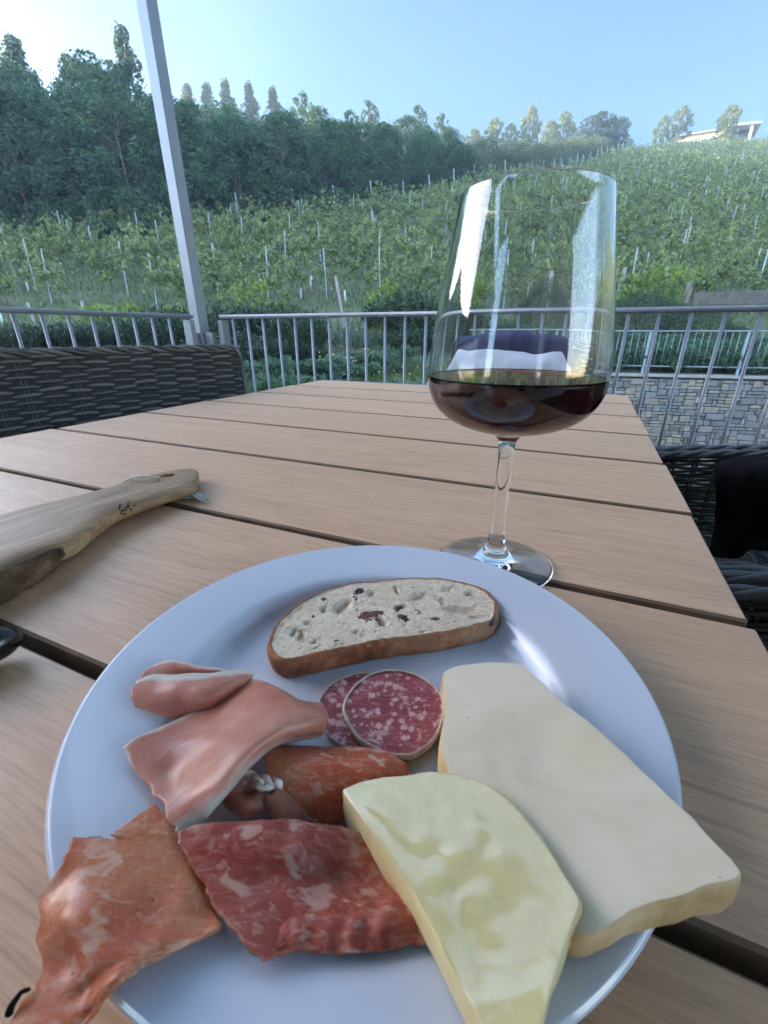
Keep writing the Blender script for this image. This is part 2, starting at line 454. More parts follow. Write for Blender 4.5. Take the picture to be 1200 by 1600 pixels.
def zone(px):
    return 'left of the grey post' if px < 215 else 'between the post and the poplars' if px < 440 else 'above the middle vineyard rows' if px < 730 else 'near the hilltop'
nt_ = 0
for row, (off, sp) in enumerate([(1.8, 3.3), (6.0, 4.0), (11, 4.6), (17.5, 5.0)]):
    X = -52.0
    while X < 34:
        X += sp * rng.uniform(.75, 1.2)
        Y = float(bound(X)) + off + rng.uniform(-1.2, 1.2)
        hmax, px = top_for(X, Y)
        if px < -170 or px > 735: continue
        if row == 3:
            H = hmax + rng.uniform(-1.4, .4)
            if H < 3: continue
        else: H = min(rng.uniform(6.5, 9.5) + row * .6, hmax - .5)
        H = max(H, 3.2)
        oak = rng.uniform() < .3
        pr = P_oak[nt_ % 2] if oak else P_rob[nt_ % 3]
        nt_ += 1
        s = H / 9.0
        kind = 'rounded dark oak' if oak else 'feathery dark robinia'
        where = ['on the front edge of the wood', 'in the second rank of the wood', 'deep inside the wood', 'on the skyline of the wood'][row]
        wd = max(s, .55)
        put(pr, (X, Y, ground(X, Y) - .2), rng.uniform(0, 6.28), (wd, wd, s), f'{kind} {where}, {zone(px)}', f'{"oaks" if oak else "robinias"} {where} {zone(px)}')

# tall tree breaking the skyline left of the post, thin tree tops
P_tall = tree_proto('tall_tree', 'tallest dark tree with a spiky top breaking the skyline just left of the post', 'tree', 12.0, 6.6, .5, 90, 11000, .30, M_oak, .5, -.2, .12, 91, 'spire', flat=0, zel=.9)
for px, py, Y, lab in [(186, 40, 50, None), (12, 50, 46, 'dark ragged tree on the skyline in the top left corner'), (100, 80, 50, 'dark broad tree on the skyline between the corner tree and the tallest tree')]:
    p = at_y(px, py, Y); g = float(ground(p[0], Y)); H = p[2] - g
    put(P_tall, (p[0], Y, g - .2), px, (H / 13, H / 13, H / 12), lab)
P_airy = tree_proto('airy_tree', 'thin airy tree rising above the wood', 'tree', 9.0, 4.0, 1.0, 80, 3000, .28, M_robinia, .45, -.1, .08, 95, flat=0, zel=1.0)
for px, py, Y, lab in [(470, 138, 70, 'thin airy tree rising above the wood, right of the poplars'), (575, 152, 72, 'thin airy tree rising above the middle of the wood'), (655, 158, 76, 'thin airy tree rising above the wood left of the wine glass'), (548, 165, 70, 'short thin tree on the skyline between two airy trees'), (690, 172, 80, 'low thin tree on the skyline just left of the yellow trees')]:
    p = at_y(px, py, Y); g = float(ground(p[0], Y)); H = p[2] - g
    put(P_airy, (p[0], Y, g - .2), px, H / 9, lab)
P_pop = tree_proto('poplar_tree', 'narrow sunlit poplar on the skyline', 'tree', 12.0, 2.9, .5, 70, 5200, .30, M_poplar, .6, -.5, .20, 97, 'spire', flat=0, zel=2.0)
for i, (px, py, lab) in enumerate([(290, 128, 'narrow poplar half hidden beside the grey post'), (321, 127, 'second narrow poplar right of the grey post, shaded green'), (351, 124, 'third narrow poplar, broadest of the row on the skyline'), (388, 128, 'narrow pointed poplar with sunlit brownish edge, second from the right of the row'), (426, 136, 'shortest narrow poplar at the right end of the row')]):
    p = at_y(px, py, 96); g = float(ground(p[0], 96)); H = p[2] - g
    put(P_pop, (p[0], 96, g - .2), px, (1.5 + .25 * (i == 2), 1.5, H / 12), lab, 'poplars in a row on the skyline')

# scrub slope and sunlit trees near the hilltop
ns_ = 0
for off, sp in [(1.6, 3.0), (5.0, 3.2), (9, 3.6), (14, 4.0), (20, 4.4)]:
    X = 6.0
    while X < 66:
        X += sp * rng.uniform(.7, 1.25)
        Y = float(bound(X)) + off + rng.uniform(-.8, .8)
        hmax, px = top_for(X, Y)
        if px < 640 or px > 965 or (off > 8 and px < 700): continue
        H = min(rng.uniform(2.6, 4.2), hmax + .2)
        if H < 1.0: continue
        s = H / 3.6; ns_ += 1
        put(P_scrub[ns_ % 3], (X, Y, ground(X, Y) - .15), rng.uniform(0, 6.28), (max(s, .8), max(s, .8), s), 'grey green scrub bush on the bank between the wood and the hilltop trees', 'scrub bushes below the hilltop trees')
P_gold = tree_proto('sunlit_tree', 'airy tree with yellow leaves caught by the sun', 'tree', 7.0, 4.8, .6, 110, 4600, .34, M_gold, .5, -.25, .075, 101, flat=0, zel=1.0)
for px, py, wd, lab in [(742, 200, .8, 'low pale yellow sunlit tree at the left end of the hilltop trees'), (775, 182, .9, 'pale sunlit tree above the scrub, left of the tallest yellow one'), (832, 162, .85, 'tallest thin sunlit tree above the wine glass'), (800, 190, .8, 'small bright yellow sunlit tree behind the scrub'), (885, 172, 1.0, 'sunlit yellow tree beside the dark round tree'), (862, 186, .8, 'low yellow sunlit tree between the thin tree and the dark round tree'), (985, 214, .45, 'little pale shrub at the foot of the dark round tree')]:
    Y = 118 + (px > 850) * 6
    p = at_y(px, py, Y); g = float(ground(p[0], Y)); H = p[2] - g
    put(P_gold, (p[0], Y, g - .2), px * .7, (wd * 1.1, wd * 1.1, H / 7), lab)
P_dark = tree_proto('dark_round_tree', 'dark round evergreen at the end of the wood by the hilltop', 'tree', 9.0, 8.5, -.2, 80, 11000, .34, M_darkconifer, .5, -.7, .13, 103, 'full', flat=0)
for px, py, Y, wd, lab in [(938, 178, 106, .95, 'dark round evergreen at the end of the wood by the hilltop'), (972, 180, 112, .5, 'slim dark evergreen leaning on the round one by the hilltop')]:
    p = at_y(px, py, Y); g = float(ground(p[0], Y)); H = p[2] - g
    put(P_dark, (p[0], Y, g - .3), px, (wd, wd, H / 9), lab)
M_grey = leaf_mat('hilltop_tree_leaves', [(0.06, 0.085, 0.04), (0.10, 0.13, 0.06), (0.18, 0.20, 0.08)], .4)
P_hill = tree_proto('hilltop_tree', 'airy tree on the crest left of the house', 'tree', 9.0, 6.2, 1.6, 100, 4200, .40, M_grey, .42, -.4, .07, 107, flat=0, zel=1.0)
for px, py, Y, wd, lab in [(1040, 178, 128, .62, 'smaller airy grey green tree on the crest left of the house'), (1070, 163, 128, .95, 'larger airy grey green tree on the crest beside the house')]:
    p = at_y(px, py, Y); g = float(ground(p[0], Y)); H = p[2] - g
    put(P_hill, (p[0], Y, g - .2), px, (wd, wd, H / 9), lab)
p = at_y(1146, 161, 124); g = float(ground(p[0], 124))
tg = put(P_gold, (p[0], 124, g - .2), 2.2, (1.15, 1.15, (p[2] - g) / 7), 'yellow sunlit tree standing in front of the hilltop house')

# ------------------------------------------------------------------ house on the crest
M_stucco = plain('yellow_stucco', (0.60, 0.47, 0.27), 0.9, 0.08, 1.2)
M_white = plain('white_paint', (0.78, 0.77, 0.74), 0.6, 0.04, 3)
M_roof = plain('roof_sheet', (0.30, 0.29, 0.28), 0.6, 0.12, 2)
kg = NM('window_glass', 0.08, (0.02, 0.025, 0.03)); kg.set('Specular IOR Level', 0.6); M_pane = kg.m
hA = at_y(1054, 229, 137); hB = at_y(1176, 224, 129)
dirn = (hB - hA)[:2]; Lh = float(np.linalg.norm(dirn)); hrot = math.atan2(dirn[1], dirn[0])
hz = float(min(ground(hA[0], hA[1]), ground(hB[0], hB[1]))) - .2
house = thing('hilltop_house', 'yellow house with a sloping roof and white framed windows on the hilltop', 'house', (hA[0], hA[1], hz), hrot)
def hb(m, x0, x1, y0, y1, z0, z1): m.box(((x0 + x1) / 2, (y0 + y1) / 2, (z0 + z1) / 2), (x1 - x0, y1 - y0, z1 - z0)); return m
L = Lh; pc = hB[2] - hz                     # ground line in front of the house
zA, zM, zB = at_y(1056, 213, 137)[2] - hz, at_y(1132, 200, 132)[2] - hz, at_y(1188, 190, 128)[2] - hz
gA, gB = at_y(1056, 229, 137)[2] - hz, at_y(1180, 222, 128)[2] - hz
gl = lambda f: gA + (gB - gA) * f
def prism(mb, x0, x1, y0, y1, z0, za, zb_):
    mb.add([(x0, y0, z0), (x1, y0, z0), (x1, y1, z0), (x0, y1, z0), (x0, y0, za), (x1, y0, zb_), (x1, y1, zb_), (x0, y1, za)], [(0, 3, 2, 1), (4, 5, 6, 7), (0, 1, 5, 4), (1, 2, 6, 5), (2, 3, 7, 6), (3, 0, 4, 7)])
wl = MB(); prism(wl, 0, L * .62, 0, 7, -1, zA - .34, zM - .34); prism(wl, L * .62, L * .65, -.3, 7, -1, zM - .02, zM + .02); prism(wl, L * .65, L * .96, 2.4, 7, -1, zM + .02, zB - .5)
wl.build('wall', M_stucco, house, False, world=False)
rf = MB(); prism(rf, -.6, L * .615, -.8, 7.6, 0, 0, 0); rf = MB()
def slab(mb, x0, x1, y0, y1, z0, z1, th):
    mb.add([(x0, y0, z0), (x1, y0, z1), (x1, y1, z1), (x0, y1, z0), (x0, y0, z0 + th), (x1, y0, z1 + th), (x1, y1, z1 + th), (x0, y1, z0 + th)], [(0, 3, 2, 1), (4, 5, 6, 7), (0, 1, 5, 4), (1, 2, 6, 5), (2, 3, 7, 6), (3, 0, 4, 7)])
slab(rf, -.6, L * .615, -.8, 7.6, zA - .32, zM - .32, .26)
slab(rf, L * .58, L * 1.04, -1.2, 7.6, zM + .05, zB - .40, .40)
rf.build('roof', M_roof, house, False, world=False)
for f in (.685, .94):
    c = MB(); hb(c, L * f - .22, L * f + .22, -.5, -.06, 0, zM + (zB - .45 - zM) * (f - .58) / .46); c.build('column', M_white, house, False, world=False)
for x0, x1, z0, z1 in [(L * .12, L * .24, .25, 1.05), (L * .38, L * .47, .25, 1.35), (L * .52, L * .58, .1, 1.5)]:
    f = MB(); t_ = .14; pc = gl((x0 + x1) / 2 / L)
    hb(f, x0 - t_, x1 + t_, -.10, -.004, pc + z0 - t_, pc + z0); hb(f, x0 - t_, x1 + t_, -.10, -.004, pc + z1, pc + z1 + t_)
    hb(f, x0 - t_, x0, -.10, -.004, pc + z0, pc + z1); hb(f, x1, x1 + t_, -.10, -.004, pc + z0, pc + z1); xm = (x0 + x1) / 2
    hb(f, xm - .05, xm + .05, -.10, -.004, pc + z0, pc + z1)
    wf = f.build('window', M_white, house, False, world=False)
    q = MB(); hb(q, x0, xm - .05, -.05, -.006, pc + z0, pc + z1); hb(q, xm + .05, x1, -.05, -.006, pc + z0, pc + z1); q.build('pane', M_pane, wf, False, world=False)
dk = MB(); hb(dk, L * .69, L * .93, 2.34, 2.39, gl(.8) - .3, zM - .1); dk.build('dark_porch_pane', M_pane, house, False, world=False)  # dark pane across the back of the porch opening
# low wall along the crest
M_conc = plain('rough_concrete', (0.30, 0.28, 0.25), 0.9, 0.2, 2, .3)
lw = MB()
pA, pB = at_y(985, 234, 129), at_y(1240, 222, 126)
for i in range(24):
    q = pA + (pB - pA) * (i + .5) / 24; q[2] = float(ground(q[0], q[1])) + .25
    lw.box(q, (np.linalg.norm(pB - pA) / 24 * .998, .4, 1.3))
setp(lw.build('crest_wall', M_conc, None, False), 'long low stone wall along the crest in front of the house', 'wall')

# ------------------------------------------------------------------ vineyard
M_vine = leaf_mat('vine_leaves', [(0.105, 0.138, 0.056), (0.185, 0.225, 0.094), (0.30, 0.34, 0.15)], .4, spread=.3, scale=1.0)
M_vine_bright = leaf_mat('young_vine_leaves', [(0.11, 0.165, 0.035), (0.19, 0.265, 0.06), (0.29, 0.37, 0.10)], .5, scale=1.5)
M_steel = plain('galvanised_steel', (0.30, 0.33, 0.36), 0.5, 0.12, 9); 
M_greywood = plain('weathered_wood', (0.26, 0.23, 0.20), 0.9, 0.25, 6, .5, .01)

def vine_cloud(n, size, rr, w=1.3, lush=1.0):
    k = 15
    c = np.stack([rr.uniform(-w / 2, w / 2, k), rr.normal(size=k) * .14, rr.uniform(.7, 1.55, k)], 1)
    sh = np.stack([rr.uniform(-w / 2, w / 2, 7), rr.normal(size=7) * .12, rr.uniform(1.5, 2.05, 7)], 1)
    c = np.concatenate([c, sh]); rad = np.concatenate([rr.uniform(.16, .32, k) * lush, rr.uniform(.07, .14, 7)])
    wts = np.concatenate([np.full(k, 1.0), np.full(7, .35)]); wts /= wts.sum()
    ix = rr.choice(len(c), n, p=wts)
    return leaves(c[ix] + in_ball(n, rr) * rad[ix][:, None], size, .85, .25, rr)
V_near = []
for i in range(6):
    rr = np.random.default_rng(200 + i)
    t = thing('grapevine', 'leafy grapevine trained along the rows of the hillside vineyard', 'grapevine')
    quads_mesh('foliage', vine_cloud(430, .145, rr, lush=1.0 if i < 4 else .75), M_vine, t)
    mb = MB(); p = spline([(0, 0, -.2), (rr.normal() * .06, rr.normal() * .05, .35), (rr.normal() * .08, 0, .75), (rr.normal() * .1, 0, 1.0)], 8)
    mb.tube(p, np.linspace(.035, .02, 8), 6)
    for s in (-1, 1): mb.tube(spline([p[-2], p[-2] + [s * .3, 0, .12], p[-2] + [s * .62, .03, .1]], 5), np.linspace(.018, .008, 5), 5)
    mb.build('trunk', M_bark, t)
    V_near.append(t)
V_mid = [np.array(vine_cloud(170, .215, np.random.default_rng(300 + i), 1.5)) for i in range(8)]

spots = []; posts = []
ROWS = np.concatenate([19.5 + 2.5 * np.arange(21), 72 + 3.0 * np.arange(19)])
for j, Y0 in enumerate(ROWS):
    xb = np.interp(Y0, BY + [140], BX + [72]) + .8
    xl = max(xb, -.98 * Y0); xr = .95 * Y0 + 2
    x = xl + rng.uniform(0, .6); kx = 0
    while x < xr:
        Y = Y0 - .05 * (x - 5) + .25 * math.sin(x * .3 + j)
        px, py = proj((x, Y, float(ground(x, Y)) + 1))
        if -50 < px < 1250: spots.append((x, Y, j, px, py))
        x += (1.15 if Y0 < 60 else 1.3) * rng.uniform(.85, 1.2)
    x = xl
    while x < xr:
        Y = Y0 - .05 * (x - 5) + .25 * math.sin(x * .3 + j)
        px, py = proj((x, Y, float(ground(x, Y)) + 1))
        if -30 < px < 1230: posts.append((x, Y, j, px, py, x == xl and xl == xb))
        x += 4.6 * rng.uniform(.9, 1.1)
spots = [s for s in spots if not (s[3] < 210 and rng.uniform() < (.34 if s[1] < 24.5 else .10)) and not (425 < s[3] < 600 and s[2] == 0 and rng.uniform() < .8)]
spots.sort(key=lambda s: s[1])
def rowword(j): return ['lowest', 'second', 'third', 'fourth', 'fifth', 'sixth', 'seventh', 'eighth', 'ninth', 'tenth', 'eleventh', 'twelfth', 'thirteenth'][j] if j < 13 else 'upper'
for i, (x, Y, j, px, py) in enumerate(spots[:290]):
    pr = V_near[int(rng.integers(0, 6))]
    s = rng.uniform(.85, 1.12)
    side = 'left of the grey post' if px < 290 else 'between post and wine glass' if px < 690 else 'behind the wine glass' if px < 960 else 'right of the wine glass'
    o = put(pr, (x, Y, ground(x, Y)), rng.normal() * .12, (s, s, s * rng.uniform(.9, 1.1)), f'leafy grapevine in the {rowword(j)} row up the slope, {side}', f'vines of the {rowword(j)} row {side}')
Q = []
for i, (x, Y, j, px, py) in enumerate(spots[290:]):
    q = V_mid[i % 8]; s = rng.uniform(.85, 1.15)
    q = q * np.array([s * (-1 if i % 3 else 1), s, s * rng.uniform(.9, 1.1)])
    n = 170 if Y < 75 else 105
    Q.append(q[:n] * (1 if n == 170 else 1.06) + np.array([x, Y, float(ground(x, Y))]))
o = quads_mesh('distant_vines', np.concatenate(Q), M_vine)
setp(o, 'rows of vines covering the upper hillside as one green mass', 'vines', None, 'stuff')

pp = MB().box((0, 0, .92), (.036, .032, 2.40)).build('vineyard_post', M_steel, None, False)
pe = MB().box((0, 0, 1.0), (.075, .06, 2.7)).build('row_end_post', M_steel, None, False)
fp = fe = True
for x, Y, j, px, py, end in posts[:]:
    if Y > 105 and not end: continue
    z = float(ground(x, Y))
    tilt = rng.normal() * .03
    src = pe if end else pp
    if (fe if end else fp):
        o = src
        if end: fe = False
        else: fp = False
    else: o = src.copy(); COL.objects.link(o)
    o.location = (x, Y, z + rng.uniform(-.1, .2)); o.rotation_euler = (rng.normal() * .02, tilt - (.10 if end else 0), rng.uniform(-.2, .2))
    side = 'left of the grey post' if px < 290 else 'between post and wine glass' if px < 690 else 'behind the wine glass' if px < 960 else 'right of the wine glass'
    if end: setp(o, f'pale steel end post of the {rowword(j)} vine row at the edge of the wood' if j < 13 else 'pale steel end post of an upper vine row below the scrub', 'post', 'end posts of the vine rows' )
    else: setp(o, f'thin steel vineyard post in the {rowword(j)} row, {side}', 'post', f'steel posts of the {rowword(j)} row {side}')

# pale guards round young vines
gt = MB().lathe([(.05, 0), (.055, .55), (.047, .55), (.043, 0)], 10).build('vine_guard', plain('pale_plastic', (.36, .43, .39), .5, .1), None, True)
first = True
for px, py, lab in [(485, 448, 'pale plastic vine guard standing in the grass gap, left of two'), (519, 452, 'pale plastic vine guard in the grass gap beside the thin post'), (452, 436, 'short pale vine guard farther back in the grass gap'), (470, 466, 'pale vine guard just above the dark rosemary'), (540, 470, 'pale vine guard beside the grey wooden stake'), (408, 440, 'pale vine guard leaning among the vines right of the grey post'), (45, 455, 'pale vine guard on the bare ground at far left'), (4, 505, 'pale blue vine guard at the left edge above the railing'), (1085, 385, 'white vine guard among the dense vines on the right slope'), (1120, 372, 'white vine guard high on the right slope'), (1165, 425, 'pale vine guard by the timber edging on the right'), (830, 395, 'pale vine guard seen through the wine glass')]:
    p = hit(px, py, 14); o = gt if first else gt.copy()
    if not first: COL.objects.link(o)
    first = False
    o.location = p + [0, 0, -.03]; o.rotation_euler = (rng.normal() * .1, rng.normal() * .15, 0); s = rng.uniform(.8, 1.2); o.scale = (s, s, s * .9)
    setp(o, lab, 'vine guard', 'pale guards round young vines')

# grass between the lower rows
n = 42000
gx = rng.uniform(-24, 22, n); gy = rng.uniform(12, 34, n)
keep = (wall_side(gx, gy) > .6) & (gy < bound(gx) + 1)
gx, gy = gx[keep], gy[keep]; C = np.stack([gx, gy, ground(gx, gy) + .06], 1)
M_grass = leaf_mat('grass_blades', [(0.05, 0.075, 0.022), (0.095, 0.125, 0.04), (0.15, 0.16, 0.07)], .3, spread=0)
go2 = quads_mesh('meadow_grass', leaves(C, .26, .16, 0, rng, 0, .6), M_grass); setp(go2, 'short rough grass between the vine rows', 'grass', None, 'stuff')
# ------------------------------------------------------------------ garden bank between the terrace and the vineyard
M_rosemary = leaf_mat('rosemary_needles', [(0.018, 0.036, 0.020), (0.034, 0.062, 0.032), (0.075, 0.115, 0.056)], .2, scale=1.5)
M_juniper = leaf_mat('juniper_needles', [(0.030, 0.070, 0.038), (0.058, 0.115, 0.062), (0.105, 0.175, 0.10)], .2, scale=2)
M_mound = leaf_mat('fine_shrub_leaves', [(0.020, 0.036, 0.020), (0.038, 0.060, 0.030), (0.062, 0.085, 0.042)], .2, scale=1.5)
M_santolina = leaf_mat('grey_green_leaves', [(0.085, 0.12, 0.085), (0.13, 0.18, 0.13), (0.19, 0.24, 0.18)], .25, scale=3)
M_cover = leaf_mat('ground_cover_leaves', [(0.06, 0.095, 0.025), (0.10, 0.145, 0.04), (0.16, 0.20, 0.06)], .35, scale=2)
M_yflower = plain('yellow_flowers', (.72, .60, .12), .7, .1, 30)
M_wflower = plain('white_flowers', (.78, .76, .70), .7, .1, 30)

def spikes(n, Wd, H, per, size, rr, lean=.35, hvar=.35):
    Q = []; S = []
    for i in range(n):
        a = rr.uniform(0, 6.28); r = math.sqrt(rr.uniform()) * Wd / 2
        b = np.array([r * math.cos(a), r * math.sin(a), 0]); hh = H * (1 - .45 * (2 * r / Wd) ** 2) * rr.uniform(1 - hvar, 1.0)
        d = np.array([math.cos(a) * lean * 2 * r / Wd + rr.normal() * .12, math.sin(a) * lean * 2 * r / Wd + rr.normal() * .12, 1.0])
        t = rr.uniform(.12, 1, per)[:, None] ** .8
        p = b + d * hh * t; S.append((b, b + d * hh))
        th = rr.uniform(0, 6.28, per); out = np.stack([np.cos(th), np.sin(th), np.full(per, 1.0)], 1); out /= np.linalg.norm(out, axis=1)[:, None]
        s = np.cross(out, [0, 0, 1.0]); s /= np.linalg.norm(s, axis=1)[:, None] + 1e-9
        Ln = size * rr.uniform(.7, 1.3, per)[:, None]
        Q.append(np.stack([p, p + out * Ln * .5 + s * Ln * .19, p + out * Ln, p + out * Ln * .5 - s * Ln * .19], 1))
    return np.concatenate(Q), S
def stems_mesh(S, k, t):
    mb = MB()
    for b, e in S[:k]: mb.tube([b, (b + e) / 2, b + (e - b) * .92], [.012, .009, .004], 5, caps=False)
    mb.build('stem', M_bark, t)
def rosemary_proto(i):
    rr = np.random.default_rng(400 + i)
    t = thing('rosemary_bush', 'dark upright rosemary bush', 'bush')
    Q, S = spikes(380, 1.9, 1.45, 44, .085, rr); quads_mesh('foliage', Q, M_rosemary, t); stems_mesh(S, 60, t); return t
def mound_proto(i, H=1.25, Wd=2.6, mat=M_mound, name='round_bush', n=11000, size=.06):
    rr = np.random.default_rng(430 + i)
    t = thing(name, 'round bush', 'bush')
    d = rr.normal(size=(n, 3)); d[:, 2] = np.abs(d[:, 2]); d /= np.linalg.norm(d, axis=1)[:, None]
    lump = np.array([1 + .13 * nz3(v * 2.2, 1.0, i * 3.1) + .08 * nz3(v * 6, 1.0, i) for v in d])
    C = d * (lump * rr.uniform(.80, 1.02, n) ** .8)[:, None] * np.array([Wd / 2, Wd / 2, H])
    quads_mesh('foliage', leaves(C, size, .4, -.5, rr), mat, t)
    mb = MB()
    for q in range(9): limb(mb, [rr.normal() * .08, rr.normal() * .08, -.1], C[rr.integers(0, n)] * .8, .03, .008)
    mb.build('stem', M_bark, t); return t
def juniper_proto(i):
    rr = np.random.default_rng(460 + i)
    t = thing('juniper_bush', 'spreading feathery juniper', 'bush'); Q = []; mb = MB()
    for f in range(95):
        a = rr.uniform(0, 6.28); Lf = rr.uniform(.5, 1.15)
        b = np.array([rr.normal() * .15, rr.normal() * .15, .05]); e = b + np.array([math.cos(a) * Lf, math.sin(a) * Lf, rr.uniform(.12, .62)])
        tt = np.linspace(0, 1, 8)[:, None]; pth = b + (e - b) * tt + np.array([0, 0, 1]) * .18 * np.sin(tt * math.pi)
        if f < 30: mb.tube(pth, np.linspace(.012, .004, 8), 5, caps=False)
        n = 85; u = rr.uniform(.2, 1.0, n); base = b + (e - b) * u[:, None] + np.array([0, 0, 1]) * .18 * np.sin(u * math.pi)[:, None]
        dr = (e - b) / np.linalg.norm(e - b) + rr.normal(size=(n, 3)) * .55; dr /= np.linalg.norm(dr, axis=1)[:, None]
        s = np.cross(dr, rr.normal(size=(n, 3))); s /= np.linalg.norm(s, axis=1)[:, None]
        Ln = rr.uniform(.07, .15, n)[:, None]
        Q.append(np.stack([base, base + dr * Ln * .5 + s * Ln * .13, base + dr * Ln, base + dr * Ln * .5 - s * Ln * .13], 1))
    quads_mesh('foliage', np.concatenate(Q), M_juniper, t); mb.build('stem', M_bark, t); return t
def santolina_proto(i, mat, fl):
    rr = np.random.default_rng(490 + i)
    t = thing('flowering_shrub', 'low grey green flowering shrub', 'shrub')
    Q, S = spikes(150, .95, .48, 26, .045, rr, .7, .3); quads_mesh('foliage', Q, mat, t)
    if fl is not None:
        mb = MB()
        for b, e in S[:13]:
            e2 = e + (e - b) * .3
            mb.lathe([(0, -.012), (.018, -.004), (.020, .004), (0, .014)], 7, e2)
        mb.build('flower', fl, t)
        sb = MB()
        for b, e in S[:13]: sb.tube([e * .8 + b * .2, e + (e - b) * .29], .003, 4, caps=False)
        sb.build('flower_stalk', mat, t)
    else: stems_mesh(S, 20, t)
    return t
PR = [rosemary_proto(i) for i in range(3)]; PM = [mound_proto(i) for i in range(2)]; PJ = [juniper_proto(i) for i in range(3)]
PS = [santolina_proto(0, M_santolina, M_yflower), santolina_proto(1, M_santolina, None), santolina_proto(2, M_cover, M_yflower), santolina_proto(3, M_cover, None)]

def shrub(protos, W0, H0, px, topy, Y, wpx, label, group=None, i=[0]):
    """shrub standing on the bank at depth Y under pixel column px, topping at topy and wpx pixels wide"""
    p = at_y(px, topy, Y); g = float(ground(p[0], Y)); H = max(p[2] - g, .2)
    d = Y * CS - (g + .5 - EYE) * SN; Wd = wpx / FPX * d
    i[0] += 1
    return put(protos[i[0] % len(protos)], (p[0], Y, g - .06), rng.uniform(0, 6.28), (Wd / W0, Wd / W0, H / H0 * 1.03), label, group)

for a in [(20, 500, 13.5, 110, 'dark rosemary bush at the left edge behind the railing'), (95, 500, 14, 100, 'second dark rosemary bush from the left behind the railing'),
          (165, 496, 14.3, 90, 'dark rosemary bush behind the railing left of the bright young vine'), (250, 474, 13.6, 110, 'tall dark rosemary bush just left of the grey post'),
          (345, 470, 13.6, 110, 'tall dark rosemary bush just right of the grey post'), (410, 468, 14.2, 100, 'dark rosemary bush under the bright vine leaves'),
          (455, 472, 13.4, 90, 'dark rosemary bush right of the bright vine leaves'), (380, 515, 11.8, 130, 'dark rosemary bush low behind the right railing beside the post'), (450, 528, 12.2, 100, 'dark rosemary low in the middle of the bank, below its taller neighbours'),
          (640, 450, 15.6, 120, 'tall broad rosemary bush just left of the wine glass'), (690, 470, 14.6, 110, 'dark rosemary bush half behind the wine glass edge'), (668, 500, 13.2, 100, 'dark rosemary bush in front of the tall broad one left of the wine glass')]:
    shrub(PR, 1.9, 1.40, *a, group='rosemary bushes on the bank')
for a in [(400, 560, 8.6, 130, 'feathery juniper right of the wicker chair back behind the railing'), (470, 552, 8.8, 140, 'feathery juniper in the middle of the railing'), (540, 560, 9.0, 120, 'feathery juniper behind the railing above the table end'),
          (430, 580, 7.4, 120, 'low feathery juniper just above the table corner'), (510, 582, 7.6, 120, 'low juniper just behind the table end'), (585, 545, 10.6, 90, 'dark juniper below the tall grass on the bank'),
          (625, 535, 11.6, 60, 'small round juniper on the bank left of the wine glass')]:
    shrub(PJ, 2.0, .75, *a, group='junipers on the near bank')
for a in [(525, 548, 9.6, 50, 'grey shrub with yellow flower heads in the middle of the bank'), (565, 560, 9.2, 55, 'grey shrub with yellow flowers right of its twin on the bank'), (545, 535, 11.2, 60, 'loose flowering shrub higher on the middle of the bank'), (655, 560, 9.4, 60, 'yellow green flowering shrub left of the wine glass'), (500, 545, 10.4, 40, 'small yellow flowered shrub between the junipers')]:
    shrub([PS[0], PS[2]], .95, .6, *a, group='yellow flowering shrubs on the bank')
for a in [(600, 572, 8.2, 60, 'pale grey santolina just behind the table end'), (635, 580, 7.8, 60, 'pale grey santolina left of the white cloth'), (575, 582, 7.4, 50, 'small pale grey santolina above the far table edge'), (670, 545, 10.6, 60, 'low yellow green cover plant beside the wine glass'), (640, 548, 10.8, 50, 'low yellow green cover plant left of its twin by the wine glass'), (560, 505, 14.2, 70, 'pale grass tuft below the grey wooden stake'), (590, 500, 14.6, 60, 'pale grass tuft right of the grey wooden stake'), (375, 590, 7.0, 60, 'low grassy tuft beside the end of the wicker chair back'), (210, 530, 12.0, 50, 'pale shrub on the stony gap behind the left railing')]:
    shrub([PS[1], PS[3]], .95, .5, *a, group='low grey green plants on the bank')
for a in [(1010, 458, 15.5, 150, 'broad dark round bush right of the wine glass rim'), (1090, 478, 14.4, 120, 'dark round bush behind the railing right of the broad one'), (860, 440, 16.5, 90, 'dark round bush seen through the wine glass'), (1155, 505, 13.4, 60, 'small dark round bush at the right edge'), (790, 505, 13.8, 120, 'clipped dark bush seen through the wine glass'), (925, 500, 13.0, 110, 'dark bush low behind the wine glass edge')]:
    shrub(PM, 2.6, 1.25, *a, group='round dark bushes on the bank')
jx = 0
for t_ in np.arange(-3.2, 10.5, .72):
    for rowi in range(3):
        q = WALL_P + WALL_D * (t_ + rng.uniform(-.2, .2)) + np.array([.2447, .9696]) * (.75 + rowi * 1.0)
        g = float(ground(q[0], q[1])); jx += 1
        put(PJ[jx % 3], (q[0], q[1], g - .1), rng.uniform(0, 6.28), (.72, .72, rng.uniform(.75, 1.0)), ['juniper in the front line behind the pale fence', 'juniper in the middle line behind the pale fence', 'juniper in the back line behind the pale fence'][rowi], ['front', 'middle', 'back'][rowi] + ' line of junipers behind the fence')
